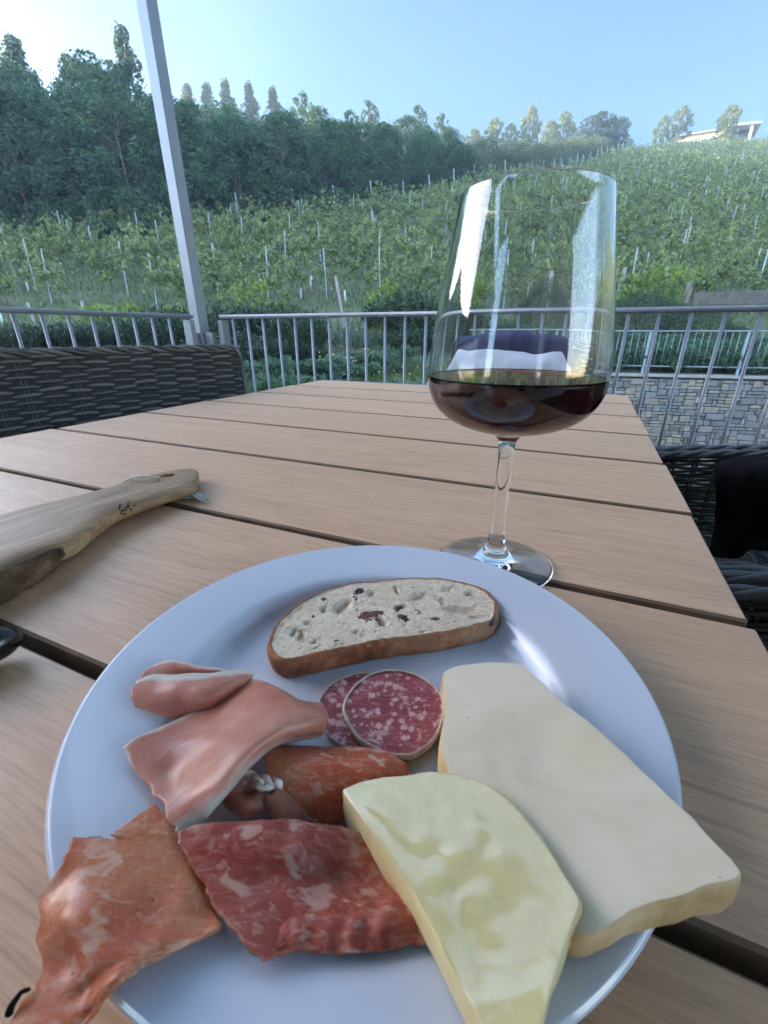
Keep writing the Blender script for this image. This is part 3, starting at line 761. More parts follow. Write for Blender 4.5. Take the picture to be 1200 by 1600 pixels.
# bright young vines by the lowest row
for i, (px, topy, Y, wpx, lab) in enumerate([(395, 440, 16.5, 95, 'bright yellow green young vine spilling over the rosemary right of the post'), (195, 476, 15.2, 60, 'bright yellow green young vine left of the post'), (150, 478, 16.2, 46, 'small bright young vine shoot at the left behind the railing'), (268, 475, 16.5, 36, 'thin bright vine shoot beside the grey post'), (605, 442, 17.2, 80, 'bright green vine shoot beside the tall rosemary'), (1020, 412, 17.0, 90, 'bright yellow green young vine above the broad round bush'), (1062, 415, 17.3, 80, 'bright yellow green young vine beside the grey wooden stake at right'), (985, 428, 17.2, 50, 'small bright vine shoot at the right edge of the wine glass'), (745, 430, 18, 60, 'bright vine seen through the wine glass, left of the wooden stake')]):
    rr = np.random.default_rng(520 + i)
    p = at_y(px, topy, Y); g = float(ground(p[0], Y)); H = p[2] - g; Wd = wpx / FPX * Y * .95
    t = thing('young_vine', lab, 'grapevine', (p[0], Y, g), 0, 'bright young vines at the foot of the slope')
    k = 16; c = np.stack([rr.normal(size=k) * Wd * .26, rr.normal(size=k) * .2, rr.uniform(.25, .95, k) * H], 1)
    ix = rr.integers(0, k, 420); quads_mesh('foliage', leaves(c[ix] + in_ball(420, rr) * .22, .13, .85, .3, rr), M_vine_bright, t)
    mb = MB()
    for q in c[:7]: limb(mb, [0, 0, -.1], q, .018, .006)
    mb.build('stem', M_bark, t, world=False)
# grey wooden stakes and timber edging
for px, y0, y1, wd, lab in [(536, 430, 500, .10, 'short weathered wooden stake in the gap of the lowest vine row'), (868, 425, 500, .14, 'thick weathered wooden stake seen through the wine glass'), (972, 418, 470, .12, 'weathered wooden stake at the right edge of the wine glass'), (1083, 420, 470, .16, 'thick weathered wooden stake right of the bright young vines'), (125, 470, 505, .10, 'broken wooden stake behind the left railing'), (45, 472, 505, .10, 'short wooden stake behind the railing at the left edge')]:
    Y = 17.5; p = at_y(px, y0, Y); g = float(ground(p[0], Y)); h = p[2] - g
    o = MB().box((0, 0, h / 2 - .15), (wd, wd, h + .3), bev=.015).build('wooden_stake', M_greywood, None, False); o.location = (p[0], Y, g); o.rotation_euler = (0, rng.normal() * .07, 0)
    setp(o, lab, 'stake')
mb = MB()
qa, qb = at_y(1085, 455, 17.2), at_y(1215, 452, 16.6)
for k in range(2): mb.box((qa + qb) / 2 + [0, 0, -.14 - .2 * k], (np.linalg.norm(qb - qa), .09, .22), [(qb - qa) / np.linalg.norm(qb - qa), np.cross([0, 0, 1], (qb - qa) / np.linalg.norm(qb - qa)), [0, 0, 1]], .01)
setp(mb.build('timber_edging', plain('dark_weathered_wood', (.10, .082, .066), .9, .3, 5, .5, .01), None, False), 'low weathered timber edging holding the bed at right', 'edging')
rk = MB()
for i in range(3):
    pass
for i, (px, py, s, lab) in enumerate([(192, 524, .34, 'pale flat rock in the gap behind the left railing'), (212, 536, .22, 'small pale rock beside the flat rock'), (655, 535, .2, 'small brown rock by the rosemary left of the wine glass')]):
    p = hit(px, py, 9); d = in_ball(1)
    m_ = MB(); th = np.linspace(0, math.pi, 9)
    P = np.array([[np.array([math.sin(a) * math.cos(b), math.sin(a) * math.sin(b), math.cos(a) * .5]) for b in np.linspace(0, 2 * math.pi, 15)[:-1]] for a in th])
    P = P * s * (1 + .25 * np.array([[nz3(v * 2, 1, i * 5) for v in r_] for r_ in P]))[..., None]
    m_.grid(P, wrap=True); o = m_.build('rock', plain('pale_rock', (.36, .34, .31), .9, .25, 5, .6, .02) if i == 0 else bpy.data.materials['pale_rock'], None, False); o.location = p + [0, 0, .02]
    setp(o, lab, 'rock')

# ------------------------------------------------------------------ stone retaining wall, pale fence on it, yard
k = NM('stone_facing', 0.85)
ri = k.rand_island(); c_ = k.coord()
sc_ = k.ramp(ri, [(0, (.065, .060, .060)), (.16, (.10, .098, .105)), (.30, (.17, .135, .09)), (.50, (.215, .165, .10)), (.66, (.10, .088, .075)), (.80, (.26, .205, .135)), (.93, (.15, .135, .12))], 'CONSTANT')
nn = k.noise(c_, 9, 6, .7)
k.set('Base Color', k.mix(k.ramp(nn, [(.3, 0), (.75, .75)]), sc_, (.30, .26, .20), 'MIX')); k.set('Base Color', k.mix(.35, sc_, k.mix(k.ramp(nn, [(.3, 0), (.7, 1)]), (.12, .12, .12), (.42, .38, .32)))); k.bump(k.noise(c_, 30, 6, .7), .7, .012)
M_stone = k.m
M_mortar = plain('mortar', (.05, .047, .045), .95, .2, 8, .5, .01)
wrot = math.atan2(WALL_D[1], WALL_D[0])
wall = thing('stone_retaining_wall', 'retaining wall of irregular grey and tan stone below the pale fence', 'wall', (WALL_P[0], WALL_P[1], 0), wrot)
WX0, WX1, WZ0, WZ1 = -4.2, 10.0, -2.7, -.07
MB().box(((WX0 + WX1) / 2, .30, (WZ0 + WZ1) / 2), (WX1 - WX0, .5, WZ1 - WZ0)).build('wall_core', M_mortar, wall, False, world=False)
mb = MB(); CW, CH = .075, .074
nx_, nz_ = int((WX1 - WX0) / CW), int((WZ1 - WZ0) / CH); occ = np.zeros((nx_ + 1, nz_ + 1), bool)
for iz in range(nz_):
    for ix in range(nx_):
        if occ[ix, iz]: continue
        h_ = 2 if (rng.uniform() < .42 and iz + 1 < nz_) else 1
        w0 = int(rng.choice([1, 2, 3, 4, 5], p=[.14, .34, .30, .16, .06])); w_ = 0
        while w_ < w0 and ix + w_ < nx_ and not occ[ix + w_, iz] and not (h_ == 2 and occ[ix + w_, iz + 1]): w_ += 1
        if w_ == 0: h_ = 1; w_ = 1
        occ[ix:ix + w_, iz:iz + h_] = True
        dpt = rng.uniform(.035, .085); gp = rng.uniform(.006, .012)
        cx_ = WX0 + (ix + w_ / 2) * CW; cz_ = WZ0 + (iz + h_ / 2) * CH; r_ = rng.normal() * .018
        mb.box((cx_, .06 - dpt / 2, cz_), (w_ * CW - gp, dpt, h_ * CH - gp), [[math.cos(r_), 0, math.sin(r_)], [0, 1, 0], [-math.sin(r_), 0, math.cos(r_)]], bev=.014)
mb.build('stone_face', M_stone, wall, False, world=False)
MB().box(((WX0 + WX1) / 2, .27, WZ1 + .031), (WX1 - WX0, .62, .06), bev=.008).build('coping', plain('coping_stone', (.26, .24, .20), .85, .15, 4, .4, .01), wall, False, world=False)
M_fence = plain('pale_green_grey_paint', (.19, .225, .215), .4, .05, 5)
fence = thing('garden_fence', 'pale metal fence with thin bars on top of the stone wall', 'fence', (WALL_P[0], WALL_P[1], WZ1 + .06), wrot)
FX0, FX1 = -3.6, 9.4
MB().tube([(FX0, .12, .92), (FX1, .12, .92)], .016, 8).build('top_rail', M_fence, fence, True, world=False)
MB().tube([(FX0, .12, .17), (FX1, .12, .17)], .016, 8).build('bottom_rail', M_fence, fence, True, world=False)
M_fpost = plain('pale_blue_post_paint', (.22, .27, .30), .4, .05, 5)
for x in np.arange(FX0 + .05, FX1, 1.92): MB().box((x + .32, .135, .46), (.055, .03, .92)).build('fence_post', M_fpost, fence, False, world=False)
for x in np.arange(FX0 + .15, FX1, .142): MB().tube([(x, .12, .17), (x, .12, .92)], .0065, 6).build('baluster', M_fence, fence, True, world=False)
# flowering plant low by the yard wall
for i, (px, py, Y, s, lab) in enumerate([(1190, 705, 6.2, 1.0, 'leafy plant with small white flowers in the yard below the railing'), (1215, 690, 6.6, 1.3, 'second leafy white flowered plant at the right edge of the yard')]):
    p = at_y(px, py, Y); rr = np.random.default_rng(600 + i)
    t = thing('flowering_plant', lab, 'plant', (p[0], Y, -2.6), 0, 'white flowered plants in the yard')
    H = p[2] + 2.6
    c = in_ball(1500, rr) * [.6 * s, .6 * s, H * .5] + [0, 0, H * .5]
    quads_mesh('foliage', leaves(c, .13, .35, -.5, rr), M_juniper, t)
    mb = MB()
    for q in range(8): limb(mb, [0, 0, 0], c[q], .015, .004)
    mb.build('stem', M_bark, t, world=False)
    mb = MB()
    for q in range(16):
        v = rr.normal(size=3); v[2] = abs(v[2]); v[1] = -abs(v[1]); v /= np.linalg.norm(v)
        mb.lathe([(0, -.01), (.028, 0), (.03, .012), (0, .022)], 6, v * [.62 * s, .62 * s, H * .5] + [0, 0, H * .5])
    mb.build('flower', M_wflower, t, world=False)
setp(MB().box((8, 4, -2.66), (22, 18, .12)).build('yard', plain('yard_gravel', (.24, .22, .20), .95, .2, 8, .6, .01), None, False, 'structure'))
# ------------------------------------------------------------------ terrace
RA, RB = -1.97, 2.0                          # left and front rail lines
M_tile = plain('terrace_tiles', (.34, .31, .28), .7, .1, 3, .15, .003)
tb = MB(); tb.box(T((RA - .1 + 6) / 2, (RB + .1 - 6) / 2, -1.32), (6 - RA + .1, RB + .1 + 6, 2.64), [E1, E2, [0, 0, 1]]); 
tb.build('terrace_floor', M_tile, None, False, 'structure')
M_rail = plain('anodised_grey_metal', (.20, .21, .23), .38, .06, 4)
M_rail.node_tree.nodes['Principled BSDF'].inputs['Metallic'].default_value = .35
def railing(name, label, a0, b0, a1, b1, n, s0, step):
    p0, p1 = T(a0, b0), T(a1, b1); L = np.linalg.norm(p1 - p0); d = (p1 - p0) / L
    t = thing(name, label, 'railing', p0, math.atan2(d[1], d[0]))
    MB().tube([p0 + [0, 0, .985], p1 + [0, 0, .985]], .0105, 12).build('top_rail', M_rail, t)
    MB().box((p0 + p1) / 2 + [0, 0, .09], (L, .04, .012), [d, np.cross([0, 0, 1], d), [0, 0, 1]]).build('bottom_rail', M_rail, t, False)
    for i in range(n):
        q = p0 + d * (s0 + step * i)
        MB().tube([q + [0, 0, .097], q + [0, 0, .975]], .0066, 10).build('baluster', M_rail, t)
    return t, d, p0, p1
nv = np.array([0, 0, 1.0])
rf_, d1, p0, p1 = railing('terrace_railing', 'grey metal railing with round bars along the far side of the terrace', RA + .10, RB, 3.4, RB, 33, .085, .1)
rl_, d2, q0, q1 = railing('side_railing', 'grey metal railing with round bars along the left side of the terrace', RA, RB - .10, RA, -1.2, 30, .155, .1)
MB().box(p0 + d1 * .015 + [0, 0, .50], (.03, .05, .935), [d1, np.cross(nv, d1), nv]).build('end_post', M_rail, rf_, False)
MB().box(q0 + d2 * .03 + [0, 0, .50], (.03, .05, .935), [d2, np.cross(nv, d2), nv]).build('end_post', M_rail, rl_, False)
RA -= .037; post = thing('pergola_post', 'tall square grey metal post at the corner of the terrace', 'post', T(RA, RB), -TA)
MB().box(T(RA, RB, 1.35), (.066, .066, 2.7), [E1, E2, nv], bev=.004).build('post_shaft', M_rail, post, False)
for a, b in ((RA, -2.6), (3.3, -2.6), (3.3, RB)):
    q = dup(post, T(a, b), -TA, None, 'square grey metal post holding the canopy over the terrace'); q['group'] = 'canopy posts'
MB().box(T(RA + .062, RB, .87), (.058, .026, .07), [E1, E2, nv]).box(T(RA, RB - .06, .87), (.026, .054, .07), [E1, E2, nv]).build('rail_bracket', M_rail, post, False)

post.rotation_euler = (0, -R(1.1), -TA)
# canopy carried by the posts: fabric over the table, open strip towards the railing
can = thing('terrace_canopy', 'fabric canopy on grey beams held up by the square posts', 'canopy', T(.66, -.3, 2.72), -TA)
for b in (RB, 1.05, -2.6): MB().box(T(.66, b, 2.78), (5.4, .10, .14), [E1, E2, nv]).build('beam', M_rail, can, False)
for a in (RA, 3.3): MB().box(T(a, (RB - 2.6) / 2, 2.78), (.10, RB + 2.6 - .12, .14), [E1, E2, nv]).build('side_beam', M_rail, can, False)
kf = NM('canopy_fabric', .9, (.62, .60, .56)); tr = kf.n('ShaderNodeBsdfTranslucent', {'Color': (.62, .60, .56)}); mx = kf.n('ShaderNodeMixShader', {0: .12, 1: kf.b.outputs[0], 2: tr.outputs[0]})
kf.t.links.new(mx.outputs[0], [n for n in kf.t.nodes if n.type == 'OUTPUT_MATERIAL'][0].inputs[0])
MB().box(T(.66, -.775, 2.86), (5.2, 3.6, .01), [E1, E2, nv]).build('fabric', kf.m, can, False)

# the house behind the camera, seen in the glass
M_plaster = plain('pale_plaster', (.46, .43, .38), .9, .06, 1.5, .1, .002)
winery = thing('winery_building', 'plastered house wall with tall glass doors behind the terrace', 'building', T(.6, -3.1, 0), -TA)
def wbx(m, a0, a1, b0, b1, z0, z1): m.box(T((a0 + a1) / 2, (b0 + b1) / 2, (z0 + z1) / 2), (a1 - a0, b1 - b0, z1 - z0), [E1, E2, nv]); return m
m_ = MB(); DW = [(-.2, 1.4), (2.2, 3.8)]
for a0, a1 in ((-1.4, -.2), (1.4, 2.2), (3.8, 9)): wbx(m_, a0, a1, -3.5, -3.1, 0, 2.3)
wbx(m_, -1.4, 9, -3.5, -3.1, 2.3, 5.2); wbx(m_, -2.45, -2.1, -3.4, -.9, 0, 2.5);  m_.build('wall', M_plaster, winery, False)  # the low left wing is unseen, added to shade the near table
for a0, a1 in DW:
    d_ = MB(); wbx(d_, a0, a0 + .07, -3.3, -3.22, 0, 2.3); wbx(d_, a1 - .07, a1, -3.3, -3.22, 0, 2.3); wbx(d_, (a0 + a1) / 2 - .05, (a0 + a1) / 2 + .05, -3.3, -3.22, 0, 2.3)
    dr = d_.build('door', M_rail, winery, False); g_ = MB(); wbx(g_, a0 + .07, a1 - .07, -3.27, -3.25, 0, 2.3); g_.build('pane', M_pane, dr, False)

# ------------------------------------------------------------------ wicker armchairs
k = NM('dark_wicker', 0.5); c_ = k.coord()
k.set('Base Color', k.ramp(k.math('ADD', k.math('MULTIPLY', k.rand_island(), .6), k.math('MULTIPLY', k.noise(c_, 40, 3), .4)), [(.1, (.034, .032, .032)), (.5, (.075, .071, .069)), (.9, (.14, .132, .125))])); k.bump(k.noise(c_, 300, 2), .25, .0008)
M_wicker = k.m
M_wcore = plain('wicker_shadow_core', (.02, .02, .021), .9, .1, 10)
def weave(mb, S, W, H, pitch=.0092, d=.050, r=.0044, amp=.0046):
    """strands woven over upright canes on the surface S(s,h) -> (point, normal), both in metres"""
    ncan = max(2, int(round(W / d))); d = W / ncan; rows = int(H / pitch)
    for j in range(rows):
        h = (j + .5) * pitch; n = ncan * 5 + 1; pth = []
        for s in np.linspace(0, W, n):
            p, nn = S(s, h + .0016 * math.sin(s * 31 + j)); ph = math.pi * s / d + math.pi * j
            pth.append(p + nn * amp * math.cos(ph))
        mb.tube(pth, r * random.uniform(.9, 1.08), 5, caps=True, up=(0.3, 0.2, 1))
    for i in range(ncan + 1):
        for q in (-.0042, .0042):
            s = min(max(i * d + q, 0), W)
            mb.tube([S(s, h)[0] for h in np.linspace(0, H, 7)], .0036, 5, caps=False, up=(1, .2, 0))
def braid(mb, P, N, amp=.007, r=.0062, wave=.085):
    """three strand rope edge along the path P"""
    P = np.asarray(P, float); L = np.concatenate([[0], np.cumsum(np.linalg.norm(np.diff(P, axis=0), axis=1))])
    n = int(L[-1] / .007); ss = np.linspace(0, L[-1], n)
    C = np.stack([np.interp(ss, L, P[:, a]) for a in range(3)], 1); Nn = np.asarray(N, float)
    for q in range(3):
        ph = 2 * math.pi * ss / (wave * 1.5) + q * 2.094
        mb.tube(C + np.outer(np.cos(ph) * amp, Nn) + np.outer(np.sin(ph) * amp * .9, [0, 0, 1.0]), r, 6, up=(.3, .2, 1))
def chair_proto(label):
    t = thing('wicker_armchair', label, 'chair')
    Wb, Hb, z0, yb = .62, .50, .37, -.27
    def back(s, h):
        x = s - Wb / 2; c = .045 * (1 - (2 * x / Wb) ** 2); cor = 0.0
        return np.array([x * (1 + .05 * h), yb - c - .10 * h, z0 + h]), np.array([0, .98, .19])
    mb = MB(); weave(mb, back, Wb, Hb)
    top = [back(s, Hb - .001)[0] for s in np.linspace(.012, Wb - .012, 30)]
    sideL = [back(0, h)[0] for h in np.linspace(Hb * .02, Hb - .02, 12)]; sideR = [back(Wb, h)[0] for h in np.linspace(Hb - .02, Hb * .02, 12)]
    pth = sideL + top + sideR
    braid(mb, pth, [0, 1, 0], .006, .0055, .075)
    mb.build('backrest', M_wicker, t, world=False)
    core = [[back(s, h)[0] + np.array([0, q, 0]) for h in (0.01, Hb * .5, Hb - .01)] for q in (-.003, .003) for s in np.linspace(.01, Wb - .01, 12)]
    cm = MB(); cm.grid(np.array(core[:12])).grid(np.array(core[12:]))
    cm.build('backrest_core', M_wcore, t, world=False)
    for sg in (-1, 1):
        mb = MB()
        def arm(s, h, sg=sg):
            y = yb + s; return np.array([sg * (Wb / 2 + .012 + .02 * math.sin(math.pi * s / .52)), y, .30 + h * (1 - .10 * (s / .52) ** 2)]), np.array([1.0, 0, 0])
        weave(mb, arm, .52, .34)
        for dx in (-.024, 0, .024): braid(mb, [arm(s, .348)[0] + [dx, 0, .004 - abs(dx) * .3] for s in np.linspace(-.02, .54, 20)] + [arm(.545, .33)[0] + [dx, .012, 0], arm(.545, .27)[0] + [dx * .6, .012, 0]], [1, 0, 0], .006, .0062, .10)
        mb.build('arm', M_wicker, t, world=False)
    mb = MB()
    def seat(s, h): return np.array([s - .30, yb + h, .42 - .012 * math.sin(math.pi * h / .54)]), np.array([0, 0, 1.0])
    weave(mb, seat, .60, .54, .013)
    def apron(s, h): return np.array([s - .30, yb + .545, .30 + h]), np.array([0, 1.0, 0])
    weave(mb, apron, .60, .12)
    mb.build('seat', M_wicker, t, world=False)
    for sx in (-1, 1):
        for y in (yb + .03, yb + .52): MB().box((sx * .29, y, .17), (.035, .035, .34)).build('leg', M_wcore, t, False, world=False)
    return t
# left chair: its front faces the table (towards +E1), pulled out; back seen from the seat side
ca = chair_proto('dark woven wicker armchair at the left side of the table, turned to it')
def set_chair(o, back_mid, facing, label):
    """back_mid: where the middle of the top of the back stands; facing: world direction the chair looks to"""
    a = math.atan2(facing[1], facing[0]) - math.pi / 2
    f = np.array([math.cos(a + math.pi / 2), math.sin(a + math.pi / 2)])
    o.location = (back_mid[0] + f[0] * .35, back_mid[1] + f[1] * .35, 0.0); o.rotation_euler = (0, 0, a); o['label'] = label
pl_, pr_ = U(-20, 551, .872), U(362, 541, .872)
dd = (pr_ - pl_)[:2]; dd /= np.linalg.norm(dd)
set_chair(ca, pr_[:2] - dd * .315, (dd[1], -dd[0]), 'dark wicker armchair at the left side of the table, its back above the table edge')
cb = dup(ca, (0, 0, 0)); cc = dup(ca, (0, 0, 0)); cd = dup(ca, (0, 0, 0))
for q in (ca, cb, cc, cd): q['group'] = 'wicker armchairs round the table'
# right side chairs face the table (towards -E1)
rp = U(1085, 728, .645)
def right_chair(o, b, off, label, tw=0.0):
    f = -E1[:2]; f = np.array([f[0] * math.cos(tw) - f[1] * math.sin(tw), f[0] * math.sin(tw) + f[1] * math.cos(tw)])
    set_chair(o, (T(off, b))[:2], f, label)
right_chair(cb, 1.04, .78, 'wicker armchair at the right side of the table with black clothing over its arm', .12)
right_chair(cc, .30, .80, 'wicker armchair nearest the camera at the right edge, only its arm showing')
set_chair(cd, T(-.235, 1.86)[:2], -E2[:2], 'wicker armchair at the far end of the table under a white cloth and navy jacket')

# ------------------------------------------------------------------ table
k = NM('table_slat_wood', 0.45); c_ = k.coord()
ro = k.n('ShaderNodeVectorMath', {0: c_, 1: k.n('ShaderNodeCombineXYZ', {0: k.math('MULTIPLY', k.rand_obj(), 37.0), 1: k.math('MULTIPLY', k.rand_obj(), 11.0)}).outputs[0]}, operation='ADD').outputs[0]
g1 = k.noise(k.map(ro, (1.0, 9, 9)), 2.6, 6, .62, 2.2); g2 = k.noise(k.map(ro, (7, 130, 60)), 4, 4, .65); g3 = k.noise(k.map(ro, (.9, 4, 4)), 2.2, 3, .5, 1.5)
g4 = k.noise(k.map(ro, (3, 60, 20)), 3.2, 5, .65, 1.0)
base = k.ramp(g1, [(.25, (.53, .305, .170)), (.45, (.64, .385, .220)), (.58, (.69, .425, .245)), (.8, (.74, .475, .285))])
base = k.mix(k.ramp(g2, [(.36, .42), (.56, 0)]), base, (.25, .15, .085))
base = k.mix(k.ramp(g4, [(.30, .75), (.44, 0)]), base, (.36, .21, .12))
base = k.mix(k.ramp(g3, [(.35, .30), (.6, 0)]), base, (.47, .29, .18))
isl = k.rand_obj(); base = k.mix(k.math('MULTIPLY', isl, .35), base, (.47, .295, .18))
k.set('Base Color', base); k.set('Roughness', k.ramp(g3, [(.3, .50), (.7, .40)])); k.bump(g2, .10, .0005)
M_slat = k.m
M_alu = plain('pale_aluminium', (.55, .56, .55), .4, .05, 5); M_alu.node_tree.nodes['Principled BSDF'].inputs['Metallic'].default_value = .6
M_frame = plain('dark_grey_frame', (.09, .095, .105), .45, .08, 5)
table = thing('dining_table', 'long outdoor dining table topped with wide brown wood slats', 'table', T(-.38, .48, 0), -TA)
GAP = [.2885 + .1878 * i for i in range(-4, 6)]
AL, AR = -.875, .1165
M_edge = plain('slat_edge_shade', (.17, .105, .062), .7, .15, 30)  # dark edge brown, with the shade of the gaps put into the colour
def slat_name(): return [o.name for o in bpy.data.objects if o.name.split('.')[0] == 'slat'][-1]
GW = .0075
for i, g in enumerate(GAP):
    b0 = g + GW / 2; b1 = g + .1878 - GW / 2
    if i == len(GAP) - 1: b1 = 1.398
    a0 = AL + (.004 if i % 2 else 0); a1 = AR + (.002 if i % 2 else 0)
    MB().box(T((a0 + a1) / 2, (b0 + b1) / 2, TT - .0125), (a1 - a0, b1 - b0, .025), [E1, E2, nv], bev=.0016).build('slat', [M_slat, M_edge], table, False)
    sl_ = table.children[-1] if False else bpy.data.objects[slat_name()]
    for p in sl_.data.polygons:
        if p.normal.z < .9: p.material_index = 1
bn = GAP[0]
for a in (-.262, -.60): MB().box(T(a, (bn + 1.40) / 2, TT - .049), (.05, 1.40 - bn - .06, .046), [E1, E2, nv]).build('support_beam', M_alu, table, False)
for a in (AL + .05, AR - .05): MB().box(T(a, (bn + 1.40) / 2, TT - .056), (.05, 1.40 - bn - .06, .06), [E1, E2, nv]).build('side_rail', M_frame, table, False)
MB().box(T((AL + AR) / 2, 1.418, TT - .024), (AR - AL - .03, .034, .044), [E1, E2, nv], bev=.006).build('end_rail', plain('slate_blue_frame', (.20, .24, .30), .4, .05, 5), table, False)
for a in (AL + .06, AR - .06):
    for b in (bn + .1, 1.33): MB().box(T(a, b, .33), (.07, .07, .66), [E1, E2, nv], bev=.004).build('leg', M_frame, table, False)
# ------------------------------------------------------------------ cloth and clothing on the chairs
def sheet(name, P, nu, nv, th, mat, parent=None, wob=0.0, wsc=60.0, seed=0.0, rag=0.0, pleat=None):
    """thin closed sheet through the control net P (m,n,3)"""
    P = np.asarray(P, float); m, n = P.shape[:2]
    A, B = cr_basis(m, nu), cr_basis(n, nv)
    S = np.einsum('im,mnk,jn->ijk', A, P, B)
    if rag:
        gu, gv = np.meshgrid(np.linspace(0, 1, nu), np.linspace(0, 1, nv), indexing='ij')
        f_ = lambda x, o: noise.noise(Vector((x * 9, o, seed))) + .4 * noise.noise(Vector((x * 22, o, seed))) + .10 * noise.noise(Vector((x * 60, o, seed)))
        e0 = np.array([f_(x, 1.0) for x in np.linspace(0, 1, nv)]); e1_ = np.array([f_(x, 5.0) for x in np.linspace(0, 1, nv)])
        e2_ = np.array([f_(x, 9.0) for x in np.linspace(0, 1, nu)]); e3 = np.array([f_(x, 13.0) for x in np.linspace(0, 1, nu)])
        pu = gu + rag * (e0[None, :] * (1 - gu) ** 3 + e1_[None, :] * gu ** 3); pv = gv + rag * (e2_[:, None] * (1 - gv) ** 3 + e3[:, None] * gv ** 3)
        fu = pu * (nu - 1); fv = pv * (nv - 1); iu = np.clip(np.floor(fu).astype(int), 0, nu - 2); iv = np.clip(np.floor(fv).astype(int), 0, nv - 2)
        au = (fu - iu)[..., None]; av = (fv - iv)[..., None]
        S = (S[iu, iv] * (1 - au) + S[iu + 1, iv] * au) * (1 - av) + (S[iu, iv + 1] * (1 - au) + S[iu + 1, iv + 1] * au) * av
    du = np.gradient(S, axis=0); dv = np.gradient(S, axis=1); N = np.cross(du, dv); N /= np.linalg.norm(N, axis=2)[..., None] + 1e-12
    if N[..., 2].mean() < 0: N = -N
    if wob:
        W = np.array([[nz3(p, wsc, seed) + .5 * nz3(p, wsc * 2.3, seed + 9) for p in r_] for r_ in S]); S = S + N * (W * wob)[..., None]
    if pleat:
        am, ku, kv = pleat; gu, gv = np.meshgrid(np.linspace(0, 1, nu), np.linspace(0, 1, nv), indexing='ij')
        ph = 2 * math.pi * (ku * gu + kv * gv) + 2.2 * np.array([[nz3(p, 45, seed + 3) for p in r_] for r_ in S])
        S = S + N * (am * np.sin(ph) * np.clip(.4 + np.array([[nz3(p, 30, seed + 7) for p in r_] for r_ in S]), 0, 1))[..., None]
    e = np.minimum(np.minimum(np.linspace(0, 1, nu), np.linspace(1, 0, nu))[:, None] * nu, np.minimum(np.linspace(0, 1, nv), np.linspace(1, 0, nv))[None, :] * nv)
    hh = th * .5 * np.clip(e / 1.2 + .25, 0, 1)[..., None]
    uvg = np.stack(np.meshgrid(np.linspace(0, 1, nu), np.linspace(0, 1, nv), indexing='ij'), -1)
    mb = MB(); top = (S + N * hh).reshape(-1, 3); bot = (S - N * hh).reshape(-1, 3); k_ = nu * nv
    F = [(i * nv + j, (i + 1) * nv + j, (i + 1) * nv + j + 1, i * nv + j + 1) for i in range(nu - 1) for j in range(nv - 1)]
    F += [tuple(k_ + q for q in f[::-1]) for f in F]
    bd = [i * nv for i in range(nu)] + [(nu - 1) * nv + j for j in range(1, nv)] + [i * nv + nv - 1 for i in range(nu - 2, -1, -1)] + [j for j in range(nv - 2, 0, -1)]
    F += [(a, k_ + a, k_ + b, b) for a, b in zip(bd, bd[1:] + bd[:1])]
    mb.add(np.concatenate([top, bot]), F, np.concatenate([uvg.reshape(-1, 2)] * 2))
    if name is None: return mb
    return mb.build(name, mat, parent)

def cloth_mat(name, base, rough=.85, sc=900, b=.25):
    k = NM(name, rough, base); c_ = k.coord(); pass
    k.bump(k.noise(c_, sc, 2), b, .0006); return k.m
M_wcloth = cloth_mat('white_cotton', (.46, .46, .50)); M_navy = cloth_mat('navy_fabric', (.018, .024, .065)); M_black = cloth_mat('black_fabric', (.0035, .0035, .005), .95); M_black.node_tree.nodes['Principled BSDF'].inputs['Specular IOR Level'].default_value = .15
# navy jacket hung over the far chair, white cloth in front of it
cY = 1.80
def ff(px, py, Y): return at_y(px, py, Y)
nav = [[ff(690, 568, 1.93), ff(760, 566, 1.90), ff(830, 566, 1.86), ff(905, 570, 1.82)],
       [ff(700, 533, 1.91), ff(760, 529, 1.88), ff(830, 528, 1.84), ff(892, 533, 1.80)],
       [ff(700, 531, 1.80), ff(760, 527, 1.77), ff(830, 527, 1.73), ff(898, 532, 1.69)],
       [ff(694, 556, 1.77), ff(760, 556, 1.74), ff(830, 555, 1.70), ff(908, 560, 1.66)],
       [ff(688, 590, 1.76), ff(760, 592, 1.73), ff(830, 592, 1.69), ff(912, 600, 1.65)]]
setp(sheet('jacket', nav, 26, 40, .008, M_navy, wob=.010, wsc=9), 'navy blue jacket hung over the back of the far chair behind the white cloth', 'jacket')
wc = [[ff(704, 550, 1.735), ff(760, 548, 1.70), ff(830, 554, 1.665), ff(884, 552, 1.63)],
      [ff(692, 566, 1.70), ff(760, 566, 1.665), ff(830, 571, 1.63), ff(896, 570, 1.595)],
      [ff(672, 590, 1.67), ff(755, 600, 1.635), ff(835, 600, 1.60), ff(905, 592, 1.565)],
      [ff(655, 625, 1.66), ff(750, 640, 1.62), ff(835, 640, 1.585), ff(912, 630, 1.55)]]
setp(sheet('white_cloth', wc, 30, 46, .004, M_wcloth, wob=.014, wsc=11, seed=3), 'white cloth draped over the chair at the far end of the table', 'cloth')
# black clothing over the right chair
def h3(px, py, z): return U(px, py, z)
bk = [[h3(1128, 726, .70), h3(1160, 719, .715), h3(1205, 716, .72), h3(1290, 722, .72)],
      [h3(1118, 745, .675), h3(1165, 742, .70), h3(1215, 745, .70), h3(1300, 760, .70)],
      [h3(1121, 800, .60), h3(1165, 800, .62), h3(1225, 810, .62), h3(1310, 830, .62)],
      [h3(1110, 850, .53), h3(1150, 858, .55), h3(1190, 850, .55), h3(1320, 880, .54)],
      [h3(1100, 872, .47), h3(1135, 872, .50), h3(1172, 848, .50), h3(1330, 890, .48)]]
setp(sheet('black_jacket', bk, 40, 40, .012, M_black, wob=.012, wsc=14, seed=5), 'black clothing thrown over the arm of the wicker chair at right', 'jacket')

